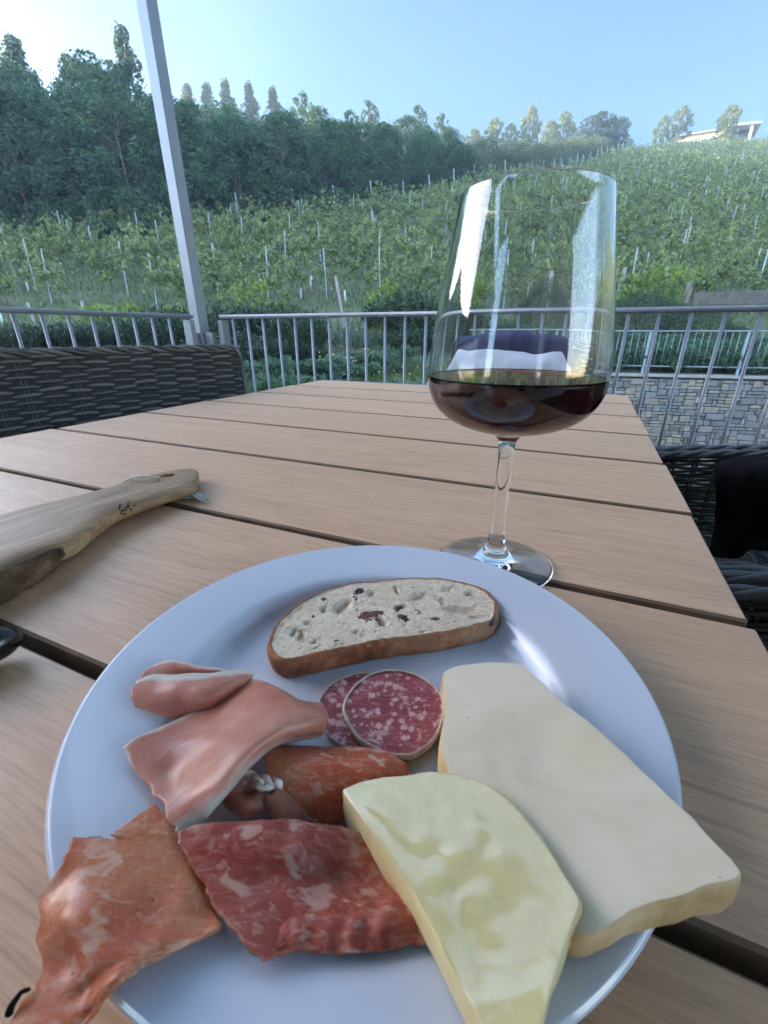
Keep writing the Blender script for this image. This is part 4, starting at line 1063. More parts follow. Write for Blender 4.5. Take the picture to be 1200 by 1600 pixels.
# ------------------------------------------------------------------ plate
PC = np.array([-.0065, .1575, TT])
k = NM('white_porcelain', 0.10, (.53, .58, .665)); k.set('Coat Weight', .25); k.set('Coat Roughness', .05)
k.set('Roughness', k.ramp(k.noise(k.coord(), 35, 4), [(.35, .09), (.7, .17)])); M_porc = k.m
WF = .0058                                   # the well floor above the table
prof = [(0, .0022), (.060, .0022), (.063, .0004), (.068, .0004), (.072, .003), (.090, .0105), (.118, .0168), (.1215, .0183), (.1228, .0200), (.1218, .0215), (.1195, .0217), (.105, .0194), (.0915, .0166), (.0868, .0145), (.0825, .0098), (.077, .0068), (.068, WF), (.03, WF), (0, WF)]
pp_ = np.array(prof); dense = spline(pp_[3:], 60); dense[:, 1] = np.maximum(dense[:, 1], .0003); dense[-1] = [0, WF]
pm = MB().lathe([tuple(q) for q in np.concatenate([pp_[:3], dense])], 128, PC)
o = pm.build('plate', M_porc); setp(o, 'round white porcelain plate holding the cold cuts, bread and cheese', 'plate')
ZW = TT + WF

# ------------------------------------------------------------------ wine glass
GC = np.array([.0840, .2900, TT])
k = NM('clear_glass', 0.0, (1, 1, 1)); k.set('Transmission Weight', 1.0); k.set('IOR', 1.48); M_glass = k.m
outer = [(.0, .0012), (.020, .0008), (.038, .0006), (.0415, .0012), (.0425, .0022), (.0415, .0032), (.034, .0044), (.022, .0066), (.0125, .0098), (.0085, .0135), (.0068, .019), (.0064, .0215), (.0059, .0235), (.0056, .028), (.0050, .050), (.0049, .075), (.0056, .092), (.0078, .0985), (.0131, .1022)]
bowl_o = [(.0135, .1022), (.028, .1052), (.041, .1105), (.0505, .1185), (.0556, .128), (.0570, .138), (.0562, .151), (.0538, .170), (.0507, .190), (.0465, .214), (.0419, .2385)]
bowl_o = [(r * .972, z - .0035 * max(0, (z - .13) / .1085)) for r, z in bowl_o]; bowl_o = spline(np.array(bowl_o), 56); outer_s = spline(np.array(outer), 60)
dz_ = np.gradient(bowl_o, axis=0); nn_ = np.stack([dz_[:, 1], -dz_[:, 0]], 1); nn_ /= np.linalg.norm(nn_, axis=1)[:, None]
th_ = np.linspace(.0016, .0010, 56)[:, None]
inner = bowl_o - nn_ * th_
inner[0] = [0.010, .1042]
rim = [bowl_o[-1] + [0, .0004], (bowl_o[-1] + inner[-1]) / 2 + [0, .0007], inner[-1] + [0, .0004]]
prof = list(outer_s) + list(bowl_o[1:]) + rim + list(inner[::-1]) + [np.array([0, .1036])]
prof = [(max(0, float(r)), float(z)) for r, z in prof]
glass = MB().lathe(prof, 128, GC).build('wine_glass', M_glass)
setp(glass, 'stemmed wine glass a quarter filled with red wine behind the plate', 'wine glass')
# wine: just overlaps the inner wall so that there is no air film
zl = .1385
wi = [(max(r + .00025, 0), z - .0002) for r, z in inner if z < zl]
ri_ = float(np.interp(zl, [q[1] for q in inner], [q[0] for q in inner])) + .00025
wp = [(0, .1034)] + wi + [(ri_, zl), (ri_ - .0006, zl - .0005), (ri_ - .002, zl - .0009), (ri_ - .006, zl - .001), (0, zl - .001)]
k = NM('red_wine', 0.0, (1, 1, 1)); k.set('Transmission Weight', 1.0); k.set('IOR', 1.345)
va = k.n('ShaderNodeVolumeAbsorption', {'Color': (0.82, 0.010, 0.085), 'Density': 185.0})
out = [n for n in k.t.nodes if n.type == 'OUTPUT_MATERIAL'][0]; k.t.links.new(va.outputs[0], out.inputs['Volume'])
setp(MB().lathe(wp, 128, GC).build('red_wine', k.m), 'dark red wine in the bottom of the glass', 'wine')

# ------------------------------------------------------------------ chopping board with handle, cord, knife
k = NM('acacia_wood', 0.5); c_ = k.coord()
ax = math.atan2(.158, .081)
gm = k.map(c_, (1, 1, 1), (0, 0, -ax)); gs = k.map(gm, (2.2, 22, 22))
g1 = k.noise(gs, 3.0, 5, .6, 1.2); g2 = k.noise(k.map(gm, (8, 260, 60)), 3, 3)
bc = k.ramp(g1, [(.28, (.15, .080, .038)), (.44, (.30, .175, .085)), (.56, (.40, .255, .130)), (.78, (.56, .41, .24))])
bc = k.mix(k.ramp(g2, [(.38, .4), (.6, 0)]), bc, (.13, .08, .045)); k.set('Base Color', bc); k.bump(g2, .15, .0005); M_acacia = k.m
stU = [(311, 744), (309, 737), (301, 733), (282, 733.5), (250, 740), (215, 749), (180, 759), (150, 768), (108, 779), (60, 790), (15, 801), (-60, 822), (-130, 846), (-150, 858)]
stL = [(311, 750), (308, 757), (299, 763), (278, 769), (246, 778), (212, 789), (172, 805), (142, 826), (112, 847), (72, 862), (30, 878), (-30, 915), (-90, 958), (-130, 968)]
thk = [.004, .009, .0125, .015, .016, .016, .017, .019, .021, .022, .022, .022, .022, .022]
zb_ = [.0055, .0045, .0035, .0030, .0032, .0042, .0042, .003, .0012, .0006, .0005, .0005, .0005, .0005]
ntn = 60; A_ = cr_basis(len(stU), ntn)
pU = A_ @ np.array([U(x, y, TT + b + t * .75) for (x, y), t, b in zip(stU, thk, zb_)]); pL = A_ @ np.array([U(x, y, TT + b + t * .75) for (x, y), t, b in zip(stL, thk, zb_)])
tk = A_ @ np.array(thk); zb2 = A_ @ np.array(zb_)
rings = []; NS = 40
for i in range(ntn):
    a, b = pU[i], pL[i]; mid = (a + b) / 2; hw = (b - a)[:2] / 2; row = []
    for q in range(NS):
        th = 2 * math.pi * q / NS; cx, sz = math.cos(th), math.sin(th); ex = .55
        X_ = math.copysign(abs(cx) ** ex, cx); Z_ = math.copysign(abs(sz) ** ex, sz)
        xy = mid[:2] + hw * X_; row.append([xy[0], xy[1], TT + zb2[i] + tk[i] * (.5 + .5 * Z_)])
    rings.append(row)
board = thing('chopping_board', 'wooden chopping board with long handle and live edge at the left of the table', 'chopping board', pU[20])
bm_ = MB().grid(np.array(rings), wrap=True)
bm_.add(rings[0], [list(range(NS))]); bm_.add(rings[-1], [list(range(NS))[::-1]])
bo = bm_.build('board', M_acacia, board)
# hanging hole through the handle
hc = U(257, 744.5, TT + .018); hd = (U(275, 741, TT + .018) - U(238, 748, TT + .018)); hl = np.linalg.norm(hd[:2]) * .46; hd = hd / np.linalg.norm(hd); hs = np.cross(nv, hd)
cv = []
for zz in (-.04, .04):
    for q in range(28):
        th = 2 * math.pi * q / 28; cv.append(hc + hd * hl * math.cos(th) + hs * hl * .60 * math.sin(th) + [0, 0, zz])
cu = MB().add(cv, [[q, (q + 1) % 28, 28 + (q + 1) % 28, 28 + q] for q in range(28)] + [list(range(28))[::-1], list(range(28, 56))]).build('hole_cutter', M_acacia, None, False)
try:
    import bmesh
    b_ = bmesh.new(); b_.from_mesh(bo.data); bmesh.ops.remove_doubles(b_, verts=b_.verts, dist=1e-6); bmesh.ops.recalc_face_normals(b_, faces=b_.faces); b_.to_mesh(bo.data); b_.free()
    md = bo.modifiers.new('hole', 'BOOLEAN'); md.object = cu; md.operation = 'DIFFERENCE'; md.solver = 'EXACT'
    bpy.context.view_layer.update()
    me2 = bpy.data.meshes.new_from_object(bo.evaluated_get(bpy.context.evaluated_depsgraph_get()))
    bo.modifiers.clear(); bo.data = me2
except Exception as ex_:
    print('boolean', ex_)
bpy.data.objects.remove(cu)
bo.data.set_sharp_from_angle(angle=R(50))
# live edge bark
kb = NM('rough_bark_edge', .95); cb_ = kb.coord(); q1 = kb.noise(cb_, 60, 6, .7)
kb.set('Base Color', kb.ramp(q1, [(.3, (.03, .016, .008)), (.55, (.10, .055, .028)), (.75, (.28, .17, .09))])); kb.bump(q1, 1.0, .004)
E = []
for px, top, bot in [(98, 858, 866), (88, 857, 880), (70, 864, 898), (45, 874, 916), (15, 887, 934), (-20, 906, 956), (-48, 928, 982), (-80, 955, 1005)]:
    a = U(px, top, TT + .0205); b = U(px, bot, TT + .001); E.append([a + [0, 0, .0006], a + (b - a) * .3 + [.0035, -.003, .001], a + (b - a) * .7 + [.0035, -.003, 0], b])
sheet('bark_edge', E, 60, 24, .003, kb.m, board, wob=.0016, wsc=130)
# burnt brand mark: a little sprig
M_burn = plain('burnt_mark', (.03, .018, .012), .8, .2, 60)
bmk = MB()
for (px, py), (dx, dy), l, wd in [((187, 792), (0.2, -1), 5, 1.7), ((193, 797), (1, -.3), 6, 1.3), ((199, 792), (.9, -.5), 5, 1.4), ((194, 803), (1, 0), 4, 1.4), ((204, 796), (.5, .9), 4, 1.2), ((200, 787), (.2, -1), 4, 1.2), ((210, 790), (1, -.2), 3, 1.2), ((189, 801), (-.4, 1), 3, 1.2)]:
    pts = []
    for q in range(10):
        th = 2 * math.pi * q / 10; n_ = math.hypot(dx, dy)
        ux, uy = dx / n_, dy / n_
        pts.append((px + ux * l * math.cos(th) - uy * wd * math.sin(th), py + uy * l * math.cos(th) + ux * wd * math.sin(th)))
    mp = np.array([U(x, y, TT + .0205) for x, y in pts]); bmk.add(mp, [list(range(10))])
bvh = None
from mathutils.bvhtree import BVHTree
def on_board(P, lift):
    deps = bo.data; V = [v.co for v in deps.vertices]; F = [list(p.vertices) for p in deps.polygons]; t = BVHTree.FromPolygons(V, F)
    o_ = Vector(board.location); out = []
    for p in P:
        hit_ = t.ray_cast(Vector((0, 0, EYE)) - o_, (Vector(p) - Vector((0, 0, EYE))).normalized())
        out.append(np.array(hit_[0] + o_) + np.array(hit_[1]) * lift if hit_[0] is not None else np.array(p))
    return out
bmk.v = [np.array(on_board(v, .00025)) for v in bmk.v]
bmk.build('brand_mark', M_burn, board, False)
# cord through the hole
M_cord = plain('cotton_cord', (.62, .58, .50), .9, .15, 200, .6, .001)
cd_ = [U(252, 746, TT + .010), U(243, 746, TT + .022), U(225, 744, TT + .024), U(205, 748, TT + .022), U(188, 756, TT + .014), U(181, 763, TT + .004), U(192, 768, TT + .002)]
cm_ = MB().tube(spline(cd_, 40), .0011, 8)
cd2 = [U(262, 748, TT + .012), U(262, 752, TT + .004), U(275, 768, TT + .0022), U(288, 778, TT + .003), U(300, 776, TT + .003)]
cm_.tube(spline(cd2, 30), .0011, 8)
cm_.build('hanging_cord', M_cord, board)
ts = MB(); b0 = U(296, 776, TT + .004)
for q in range(26):
    e = U(318 + random.uniform(-6, 8), 779 + random.uniform(-6, 6), TT + random.uniform(.001, .004)); ts.tube(spline([b0 + np.array([0, random.uniform(-.002, .002), random.uniform(-.002, .002)]), (b0 + e) / 2 + [0, 0, random.uniform(.001, .003)], e], 8), .0006, 5)
ts.build('cord_tassel', plain('grey_cord_end', (.50, .50, .48), .9, .15, 200), board)
# knife at the left edge: only the end of its handle is in the picture
kl = U(14, 990, TT + .014)
knife = thing('table_knife', 'round black handle end of a knife at the left edge of the table', 'knife', kl)
kp = NM('black_plastic', .22, (.006, .006, .007)); kp.set('Specular IOR Level', .6)
kd = np.array([-.70, -.71, 0.0]); kd /= np.linalg.norm(kd)
ke = U(36, 990, TT + .012)
pr = [(0, .0), (.002, .0042), (.006, .0076), (.012, .0094), (.02, .0098), (.06, .0092), (.11, .0085)]
pk = spline(np.array(pr), 30)
MB().tube([ke + kd * s for s, r in pk], [max(r, .0002) for s, r in pk], 28).build('handle', kp.m, knife)
MB().tube([ke + kd * (.11 + s) for s in (0, .01, .02)], [.0086, .0088, .007], 20).build('bolster', M_alu, knife)
MB().box(ke + kd * .20 + [0, 0, -.001], (.17, .0016, .016), [kd, np.cross(nv, kd), nv]).build('blade', M_alu, knife, False)
# ------------------------------------------------------------------ food
def resample(P, n, smooth=2):
    P = np.asarray(P, float); Q = np.concatenate([P, P[:1]]); L = np.concatenate([[0], np.cumsum(np.linalg.norm(np.diff(Q, axis=0), axis=1))])
    s = np.linspace(0, L[-1], n, endpoint=False); R_ = np.stack([np.interp(s, L, Q[:, a]) for a in range(P.shape[1])], 1)
    for _ in range(smooth): R_ = (np.roll(R_, 1, 0) + 2 * R_ + np.roll(R_, -1, 0)) / 4
    return R_
def inside(pt, poly):
    x, y = pt[0], pt[1]; c = False; n = len(poly)
    for i in range(n):
        x1, y1 = poly[i][0], poly[i][1]; x2, y2 = poly[i - 1][0], poly[i - 1][1]
        if (y1 > y) != (y2 > y) and x < (x2 - x1) * (y - y1) / (y2 - y1) + x1: c = not c
    return c
def plane_fit(P):
    A = np.c_[P[:, 0], P[:, 1], np.ones(len(P))]; s, *_ = np.linalg.lstsq(A, P[:, 2], rcond=None)
    return lambda x, y: s[0] * x + s[1] * y + s[2]

# ---- bread slice
TB = .0135
bo_px = [(417, 1006), (424, 986), (437, 966), (465, 943), (500, 925), (545, 911), (590, 907), (612, 904), (650, 902), (690, 903), (730, 910), (760, 921), (777, 938), (780, 953), (772, 968), (738, 978), (690, 988), (640, 995), (590, 1001), (530, 1013), (480, 1024), (445, 1031), (425, 1025)]
zt0 = ZW + TB
bo2 = closed_spline([U(x, y, zt0) for x, y in bo_px], 260)
ctr = bo2.mean(0)
bread = thing('bread_slice', 'slice of olive bread with a brown crust lying at the back of the plate', 'bread', (ctr[0], ctr[1], ZW))
k = NM('bread_crust', .75); c_ = k.coord(); q1 = k.noise(c_, 90, 6, .65); q2 = k.noise(c_, 380, 4, .6); q3 = k.noise(c_, 28, 3)
cc_ = k.ramp(q1, [(.30, (.10, .030, .012)), (.46, (.27, .088, .034)), (.58, (.37, .150, .058)), (.74, (.56, .31, .14))])
cc_ = k.mix(k.ramp(q3, [(.55, 0), (.78, .45)]), cc_, (.46, .33, .21)); cc_ = k.mix(k.ramp(q2, [(.60, 0), (.75, .35)]), cc_, (.62, .52, .40))
k.set('Base Color', cc_); k.bump(k.math('ADD', k.math('MULTIPLY', q2, .5), q1), .8, .0014); M_crust = k.m
k = NM('bread_crumb', .85); c_ = k.coord(); q1 = k.noise(c_, 260, 5, .65); q2 = k.noise(c_, 45, 3)
cr_ = k.ramp(q1, [(.3, (.62, .50, .36)), (.5, (.78, .67, .51)), (.7, (.84, .75, .61))]); cr_ = k.mix(k.ramp(q2, [(.4, 0), (.7, .5)]), cr_, (.66, .52, .36))
k.set('Base Color', cr_); k.set('Subsurface Weight', .15); k.set('Subsurface Radius', (.004, .003, .002)); cr_ = k.mix(k.ramp(k.noise(c_, 620, 4, .7), [(.34, .55), (.52, 0)]), cr_, (.34, .26, .17)); k.set('Base Color', cr_); k.bump(k.noise(c_, 700, 4, .7), .9, .0009); M_crumb = k.m
rr = np.random.default_rng(77)
holes = [(596, 969, 9, 5, .9, 30), (720, 952, 26, 4.5, .8, 6), (735, 925, 9, 4, .8, 5), (690, 936, 6, 3, .5, 0), (470, 990, 7, 6, .8, -50), (458, 985, 6, 5, .7, -60), (440, 975, 4, 3, .5, 0), (655, 930, 14, 5, .7, -10), (535, 945, 14, 7, .9, -25), (580, 925, 6, 4, .6, 0), (745, 962, 12, 3, .5, 0), (480, 972, 5, 3, .5, 0), (630, 945, 5, 3, .5, 0), (505, 950, 5, 4, .6, 0), (680, 965, 6, 2.5, .5, 0), (555, 985, 5, 2.5, .4, 0), (700, 920, 9, 3, .5, 10), (620, 920, 6, 3, .6, 60), (490, 1000, 5, 3, .5, 0), (660, 985, 4, 2, .4, 0)]
for _ in range(150): holes.append((rr.uniform(425, 775), rr.uniform(905, 1028), rr.uniform(1.0, 2.8), rr.uniform(.8, 1.6), rr.uniform(.12, .32), rr.uniform(0, 180)))
hw_ = []
for x, y, a, b, dp, an in holes:
    p = U(x, y, zt0); e1 = U(x + math.cos(R(an)) * a, y + math.sin(R(an)) * a, zt0) - p; e2 = U(x - math.sin(R(an)) * b, y + math.cos(R(an)) * b, zt0) - p
    M2 = np.linalg.inv(np.array([[e1[0], e2[0]], [e1[1], e2[1]]])); hw_.append((p[:2], M2, dp * .0042))
def crumb_z(x, y, edge):
    z = 0.0; q = np.array([x, y])
    for p, M2, dp in hw_:
        d = M2 @ (q - p); r2 = d @ d
        if r2 < 2.2: z -= dp * max(0, 1 - r2 / 1.6) ** .7 * edge
    v = (x, y, 0); z += (.0005 * nz3(v, 300) + .0004 * nz3(v, 650, 3) + .0005 * nz3(v, 100, 5)) * min(1, edge * 2)
    return z
ns = len(bo2); V = []; lv = [0.93, .86] + list(np.linspace(.80, .03, 46))
prof_side = [(.935, 0.0003), (.975, .0010), (.992, .0032), (1.0, .0065), (1.004, .0098), (1.0, .0120), (.988, .0134), (.972, .0137), (.958, .0133)]
def bring(s, z, rough=.0008):
    out = []
    for i, p in enumerate(bo2):
        q = ctr + (p - ctr) * s; d = (p - ctr) / np.linalg.norm(p - ctr)
        w_ = rough * (nz3((p[0], p[1], z), 120) + .6 * nz3((p[0], p[1], z), 420, 4))
        out.append([q[0] + d[0] * w_, q[1] + d[1] * w_, ZW + z + (.0005 * nz3(p, 160, 8) if z > .009 else 0)])
    return out
cr_g = np.array([bring(s, z) for s, z in prof_side])
cm2 = MB().grid(cr_g, wrap=True)
cap = bring(.935, .0003); cm2.add(cap, [list(range(ns))[::-1]])
cm2.build('crust', M_crust, bread)
rows = [list(map(tuple, cr_g[-1]))]
for s in [.945, .93, .91, .885] + list(np.linspace(.86, .02, 50)):
    row = []
    for p in bo2:
        q = ctr + (p - ctr) * s; ed = min(1, (1 - s) / .16) ** .8
        row.append((q[0], q[1], ZW + .0128 + crumb_z(q[0], q[1], ed)))
    rows.append(row)
cmb = MB().grid(np.array(rows), wrap=True); cmb.add([ctr * [1, 1, 0] + [0, 0, ZW + .0128]] + rows[-1], [[0, 1 + q, 1 + (q + 1) % ns] for q in range(ns)])
cmb.build('crumb', M_crumb, bread)
M_olive = plain('black_olive', (.045, .022, .030), .35, .5, 220, .5, .0008); M_olive2 = plain('brown_olive', (.17, .065, .045), .4, .4, 200, .5, .0008)
def lump(c, a, b, h, an, seed):
    mb = MB(); P = []
    for i, t in enumerate(np.linspace(0, math.pi, 11)):
        P.append([np.array([math.sin(t) * math.cos(f), math.sin(t) * math.sin(f), math.cos(t)]) for f in np.linspace(0, 2 * math.pi, 19)[:-1]])
    P = np.array(P); P = P * (1 + .55 * np.array([[nz3(v * 2.4, 1.0, seed) for v in r_] for r_ in P]))[..., None]
    e1 = U(c[0] + math.cos(R(an)) * a, c[1] + math.sin(R(an)) * a, zt0) - U(*c, zt0); e2 = U(c[0] - math.sin(R(an)) * b, c[1] + math.cos(R(an)) * b, zt0) - U(*c, zt0)
    W = U(*c, zt0 - .0017) + P[..., :1] * e1 + P[..., 1:2] * e2 + P[..., 2:] * np.array([0, 0, h])
    return mb.grid(W, wrap=True)
for i, (c, a, b, h, an, m) in enumerate([((561, 925), 11, 6, .0016, -20, 0), ((556, 938), 8, 5, .0012, 60, 0), ((577, 962), 22, 6, .0018, -12, 1), ((572, 968), 17, 5, .0012, 0, 1), ((622, 953), 11, 5, .0015, 0, 0), ((629, 967), 12, 7, .0016, 20, 0), ((655, 960), 14, 5, .0013, 25, 1), ((680, 968), 11, 4, .0008, 0, 1), ((506, 937), 6, 5, .0013, 0, 0), ((527, 1003), 9, 3.2, .0010, -10, 0), ((489, 965), 4, 3, .001, 0, 0), ((768, 973), 5, 4, .001, 0, 0)]):
    lump(c, a, b, h, an, i * 3.3).build('olive_piece', [M_olive, M_olive2][m], bread)

# ---- meat materials
def salami_mat(name, meat, meat2, fat, sc, lo, speck=0.0, rough=.35, sss=.25, flecks=0.0, transl=.34, rot=.6):
    """marbled meat: irregular soft fat, finer flecks, streaks along the grain, pepper"""
    k = NM(name, rough); o_ = k.coord(); c_ = k.map(o_, (1.0, 1.45 if not flecks else 1.15, 1.0), (0, 0, rot))
    n0 = k.noise(o_, sc * .22, 3, .5); n1 = k.noise(c_, sc * .75, 4, .5, .5); n2 = k.noise(c_, sc * 1.7, 4, .6, .8); n3 = k.noise(o_, sc * 6, 4, .7)
    n4 = k.noise(k.map(o_, (1, 4.5, 1), (0, 0, rot)), sc * .8, 4, .6, 1.0)
    mt = k.mix(k.ramp(n0, [(.38, 0), (.62, 1)]), meat, meat2)
    mt = k.mix(k.ramp(n3, [(.3, .45), (.65, 0)]), mt, tuple(x * .5 for x in meat))
    mt = k.mix(k.ramp(n4, [(.50, 0), (.70, .6)]), mt, tuple(.5 * a + .5 * b for a, b in zip(fat, meat2)))
    col = k.mix(k.ramp(n2, [(lo - .02, 0), (lo + .10, .75)]), mt, tuple(.7 * a + .3 * b for a, b in zip(fat, meat)))
    f1 = k.ramp(n1, [(lo - .01, 0), (lo + .075, .78)])
    if flecks:
        wv = k.n('ShaderNodeTexNoise', {'Vector': o_, 'Scale': sc * 2.2, 'Detail': 3.0}).outputs['Color']
        sub = k.n('ShaderNodeVectorMath', {0: wv, 1: (.5, .5, .5)}, operation='SUBTRACT').outputs[0]
        scl = k.n('ShaderNodeVectorMath', {0: sub}, operation='SCALE'); scl.inputs['Scale'].default_value = .8 / sc
        cw = k.n('ShaderNodeVectorMath', {0: o_, 1: scl.outputs[0]}, operation='ADD').outputs[0]
        v = k.n('ShaderNodeTexVoronoi', {'Vector': cw, 'Scale': sc * 1.2}); rv = k.n('ShaderNodeSeparateColor', {0: v.outputs['Color']}).outputs[0]
        f3 = k.ramp(k.math('SUBTRACT', k.math('MULTIPLY', rv, flecks), v.outputs['Distance']), [(.0, 0), (.16, .95)]); col = k.mix(f3, col, fat)
    col = k.mix(f1, col, fat)
    if not flecks:
        uvn = k.n('ShaderNodeSeparateXYZ', {0: k.n('ShaderNodeTexCoord').outputs['UV']}); ed = []
        for ch in (0, 1): ed += [uvn.outputs[ch], k.math('SUBTRACT', 1.0, uvn.outputs[ch])]
        em = k.math('MINIMUM', k.math('MINIMUM', ed[0], ed[1]), k.math('MINIMUM', ed[2], ed[3])); em = k.math('ADD', em, k.math('MULTIPLY', k.math('SUBTRACT', k.noise(o_, 220, 3), .5), .05))
        col = k.mix(k.ramp(em, [(.002, .55), (.022, 0)]), col, (.36, .20, .095))
    if speck:
        ds = k.voro(o_, sc * 1.5); col = k.mix(k.ramp(ds, [(.05 * speck, .9), (.11 * speck, 0)]), col, (.05, .028, .016))
    k.set('Base Color', col); k.set('Subsurface Weight', sss); k.set('Subsurface Radius', (.006, .0025, .0018)); k.set('Subsurface Scale', .4)
    k.set('Roughness', k.ramp(n1, [(.4, rough + .1), (.6, rough - .08)]))
    k.bump(k.math('ADD', k.math('MULTIPLY', n1, .8), k.math('MULTIPLY', n3, .35)), .35, .0007)
    if transl:
        tr = k.n('ShaderNodeBsdfTranslucent', {'Color': col}); mx = k.n('ShaderNodeMixShader', {0: transl, 1: k.b.outputs[0], 2: tr.outputs[0]})
        k.t.links.new(mx.outputs[0], [n for n in k.t.nodes if n.type == 'OUTPUT_MATERIAL'][0].inputs[0])
    return k.m
M_salami = salami_mat('small_salami', (.25, .034, .048), (.33, .060, .066), (.60, .37, .36), 240, .60, 0, .40, .15, .66, 0)
M_big = salami_mat('large_salami', (.45, .085, .062), (.57, .150, .092), (.70, .45, .36), 150, .575, .7, .30, .3, rot=.9)
M_big2 = salami_mat('large_salami_orange', (.64, .145, .068), (.74, .28, .125), (.80, .55, .40), 140, .575, .8, .30, .3, rot=-.7)
M_case = plain('salami_casing', (.55, .45, .38), .8, .25, 160, .6, .0006)
def ham_mat():
    k = NM('prosciutto', .36); c_ = k.coord('Generated'); o_ = k.coord(); uvv = k.n('ShaderNodeTexCoord').outputs['UV']
    su = k.n('ShaderNodeSeparateXYZ', {0: uvv})
    st = k.noise(k.map(uvv, (3, 26, 1)), 1.6, 4, .6, .6); n1 = k.noise(o_, 55, 4)
    col = k.ramp(n1, [(.3, (.58, .195, .135)), (.55, (.69, .285, .20)), (.75, (.76, .37, .28))])
    col = k.mix(k.ramp(st, [(.55, 0), (.66, .5)]), col, (.76, .55, .47))
    e = k.math('ADD', su.outputs[1], k.math('MULTIPLY', k.math('SUBTRACT', k.noise(o_, 90, 3), .5), .10))
    col = k.mix(k.ramp(e, [(.02, .9), (.06, 0)]), col, (.80, .70, .62)); col = k.mix(k.ramp(e, [(.66, 0), (.74, .95)]), col, (.80, .71, .63))
    k.set('Base Color', col); k.set('Subsurface Weight', .45); k.set('Subsurface Radius', (.010, .004, .0025)); k.set('Subsurface Scale', .6)
    k.set('Coat Weight', .15); k.set('Coat Roughness', .15)
    tr = k.n('ShaderNodeBsdfTranslucent', {'Color': col}); mx = k.n('ShaderNodeMixShader', {0: .28, 1: k.b.outputs[0], 2: tr.outputs[0]}); k.t.links.new(mx.outputs[0], [n for n in k.t.nodes if n.type == 'OUTPUT_MATERIAL'][0].inputs[0])
    k.bump(k.math('ADD', k.math('MULTIPLY', st, .5), k.noise(o_, 500, 3)), .12, .0005); return k.m
M_ham = ham_mat()
k = NM('ham_fat', .25, (.80, .70, .62)); k.set('Subsurface Weight', .5); k.set('Subsurface Radius', (.01, .006, .004)); k.set('Coat Weight', .4); M_fat = k.m

# ---- two small salami slices
def disc(name, label, px, zc, tilt, th, seed, cat='salami slice'):
    """px: outline of the top face in photo pixels; lies on the plane zc + tilt"""
    P = closed_spline([U(x, y, ZW + z) for x, y, z in px], 120); c = P.mean(0); pf = plane_fit(P)
    t = thing(name, label, cat, (c[0], c[1], ZW), 0, 'small salami slices')
    rows = []
    for s in np.linspace(.965, 0.02, 22):
        rows.append([(lambda q: (q[0], q[1], pf(q[0], q[1]) + .0006 * nz3(q, 70, seed) + .00025 * nz3(q, 260, seed) - .0010 * (1 - s * s)))(c + (p - c) * s) for p in P])
    m = MB().grid(np.array(rows), wrap=True); m.add([np.array(rows[-1]).mean(0)] + rows[-1], [[0, 1 + q, 1 + (q + 1) % 120] for q in range(120)])
    lo = [[(lambda q: (q[0], q[1], pf(q[0], q[1]) - th))(c + (p - c) * s) for p in P] for s in (.965, .5, .02)]; m.grid(np.array(lo), wrap=True)
    m.build('meat', M_salami, t)
    rg = []
    for s, dz in [(.955, .0002), (.968, .0007), (.988, .0007), (1.003, .0001), (1.012, -.0006), (1.012, -th * .6), (1.0, -th), (.96, -th * 1.02)]:
        rg.append([(lambda q: (q[0], q[1], pf(q[0], q[1]) + dz + .0005 * nz3(q, 200, seed)))(c + (p - c) * (s + .013 * nz3(p, 90, seed))) for p in P])
    MB().grid(np.array(rg), wrap=True).build('casing', M_case, t)
disc('salami_slice', 'small dark red salami slice half hidden under the other small one', [(497, 1110, 2.6e-3), (503, 1085, 2.6e-3), (525, 1064, 2.6e-3), (560, 1052, 2.6e-3), (600, 1055, 2.6e-3), (625, 1090, 2.6e-3), (620, 1140, 2.6e-3), (585, 1172, 2.6e-3), (545, 1172, 2.6e-3), (512, 1148, 2.6e-3)], 0, 0, .002, 1.0)
disc('salami_slice', 'small red salami slice with white fat specks lying on top beside the bread', [(536, 1108, 5.6e-3), (548, 1078, 5.6e-3), (578, 1054, 5.4e-3), (618, 1046, 5.2e-3), (655, 1056, 5e-3), (684, 1078, 5e-3), (693, 1105, 5e-3), (686, 1145, 5.2e-3), (660, 1172, 5.4e-3), (630, 1182, 5.6e-3), (590, 1172, 5.8e-3), (555, 1147, 5.8e-3)], 0, 0, .0026, 2.0)

# ---- folded slices: nets of (px, py, height above the well floor in mm)
def plate_z(x, y):
    r = math.hypot(x - PC[0], y - PC[1])
    return TT + float(np.interp(r, [0, .076, .0815, .0865, .0925, .105, .1195, .1235, .1236], [WF, .0068, .0098, .0145, .0168, .0196, .0219, .0219, .0]))
def Uh(x, y, h):
    z = ZW + h * 1e-3
    for _ in range(6):
        p = U(x, y, z); z = max(ZW + h * 1e-3, plate_z(p[0], p[1]) + .0011 + h * 3.5e-4)
    return U(x, y, z)
def net(rows): return np.array([[Uh(x, y, h) for x, y, h in r_] for r_ in rows])
def merge(name, parts, mat, label, cat, group, sp=None):
    m = MB()
    for q in parts:
        off = m.n; m.v += q.v; m.uv += q.uv; m.n += q.n
        for f in q.f: m.f.append([i + off for i in f]); m.mi.append(0)
    return setp(m.build(name, mat), label, cat, group)
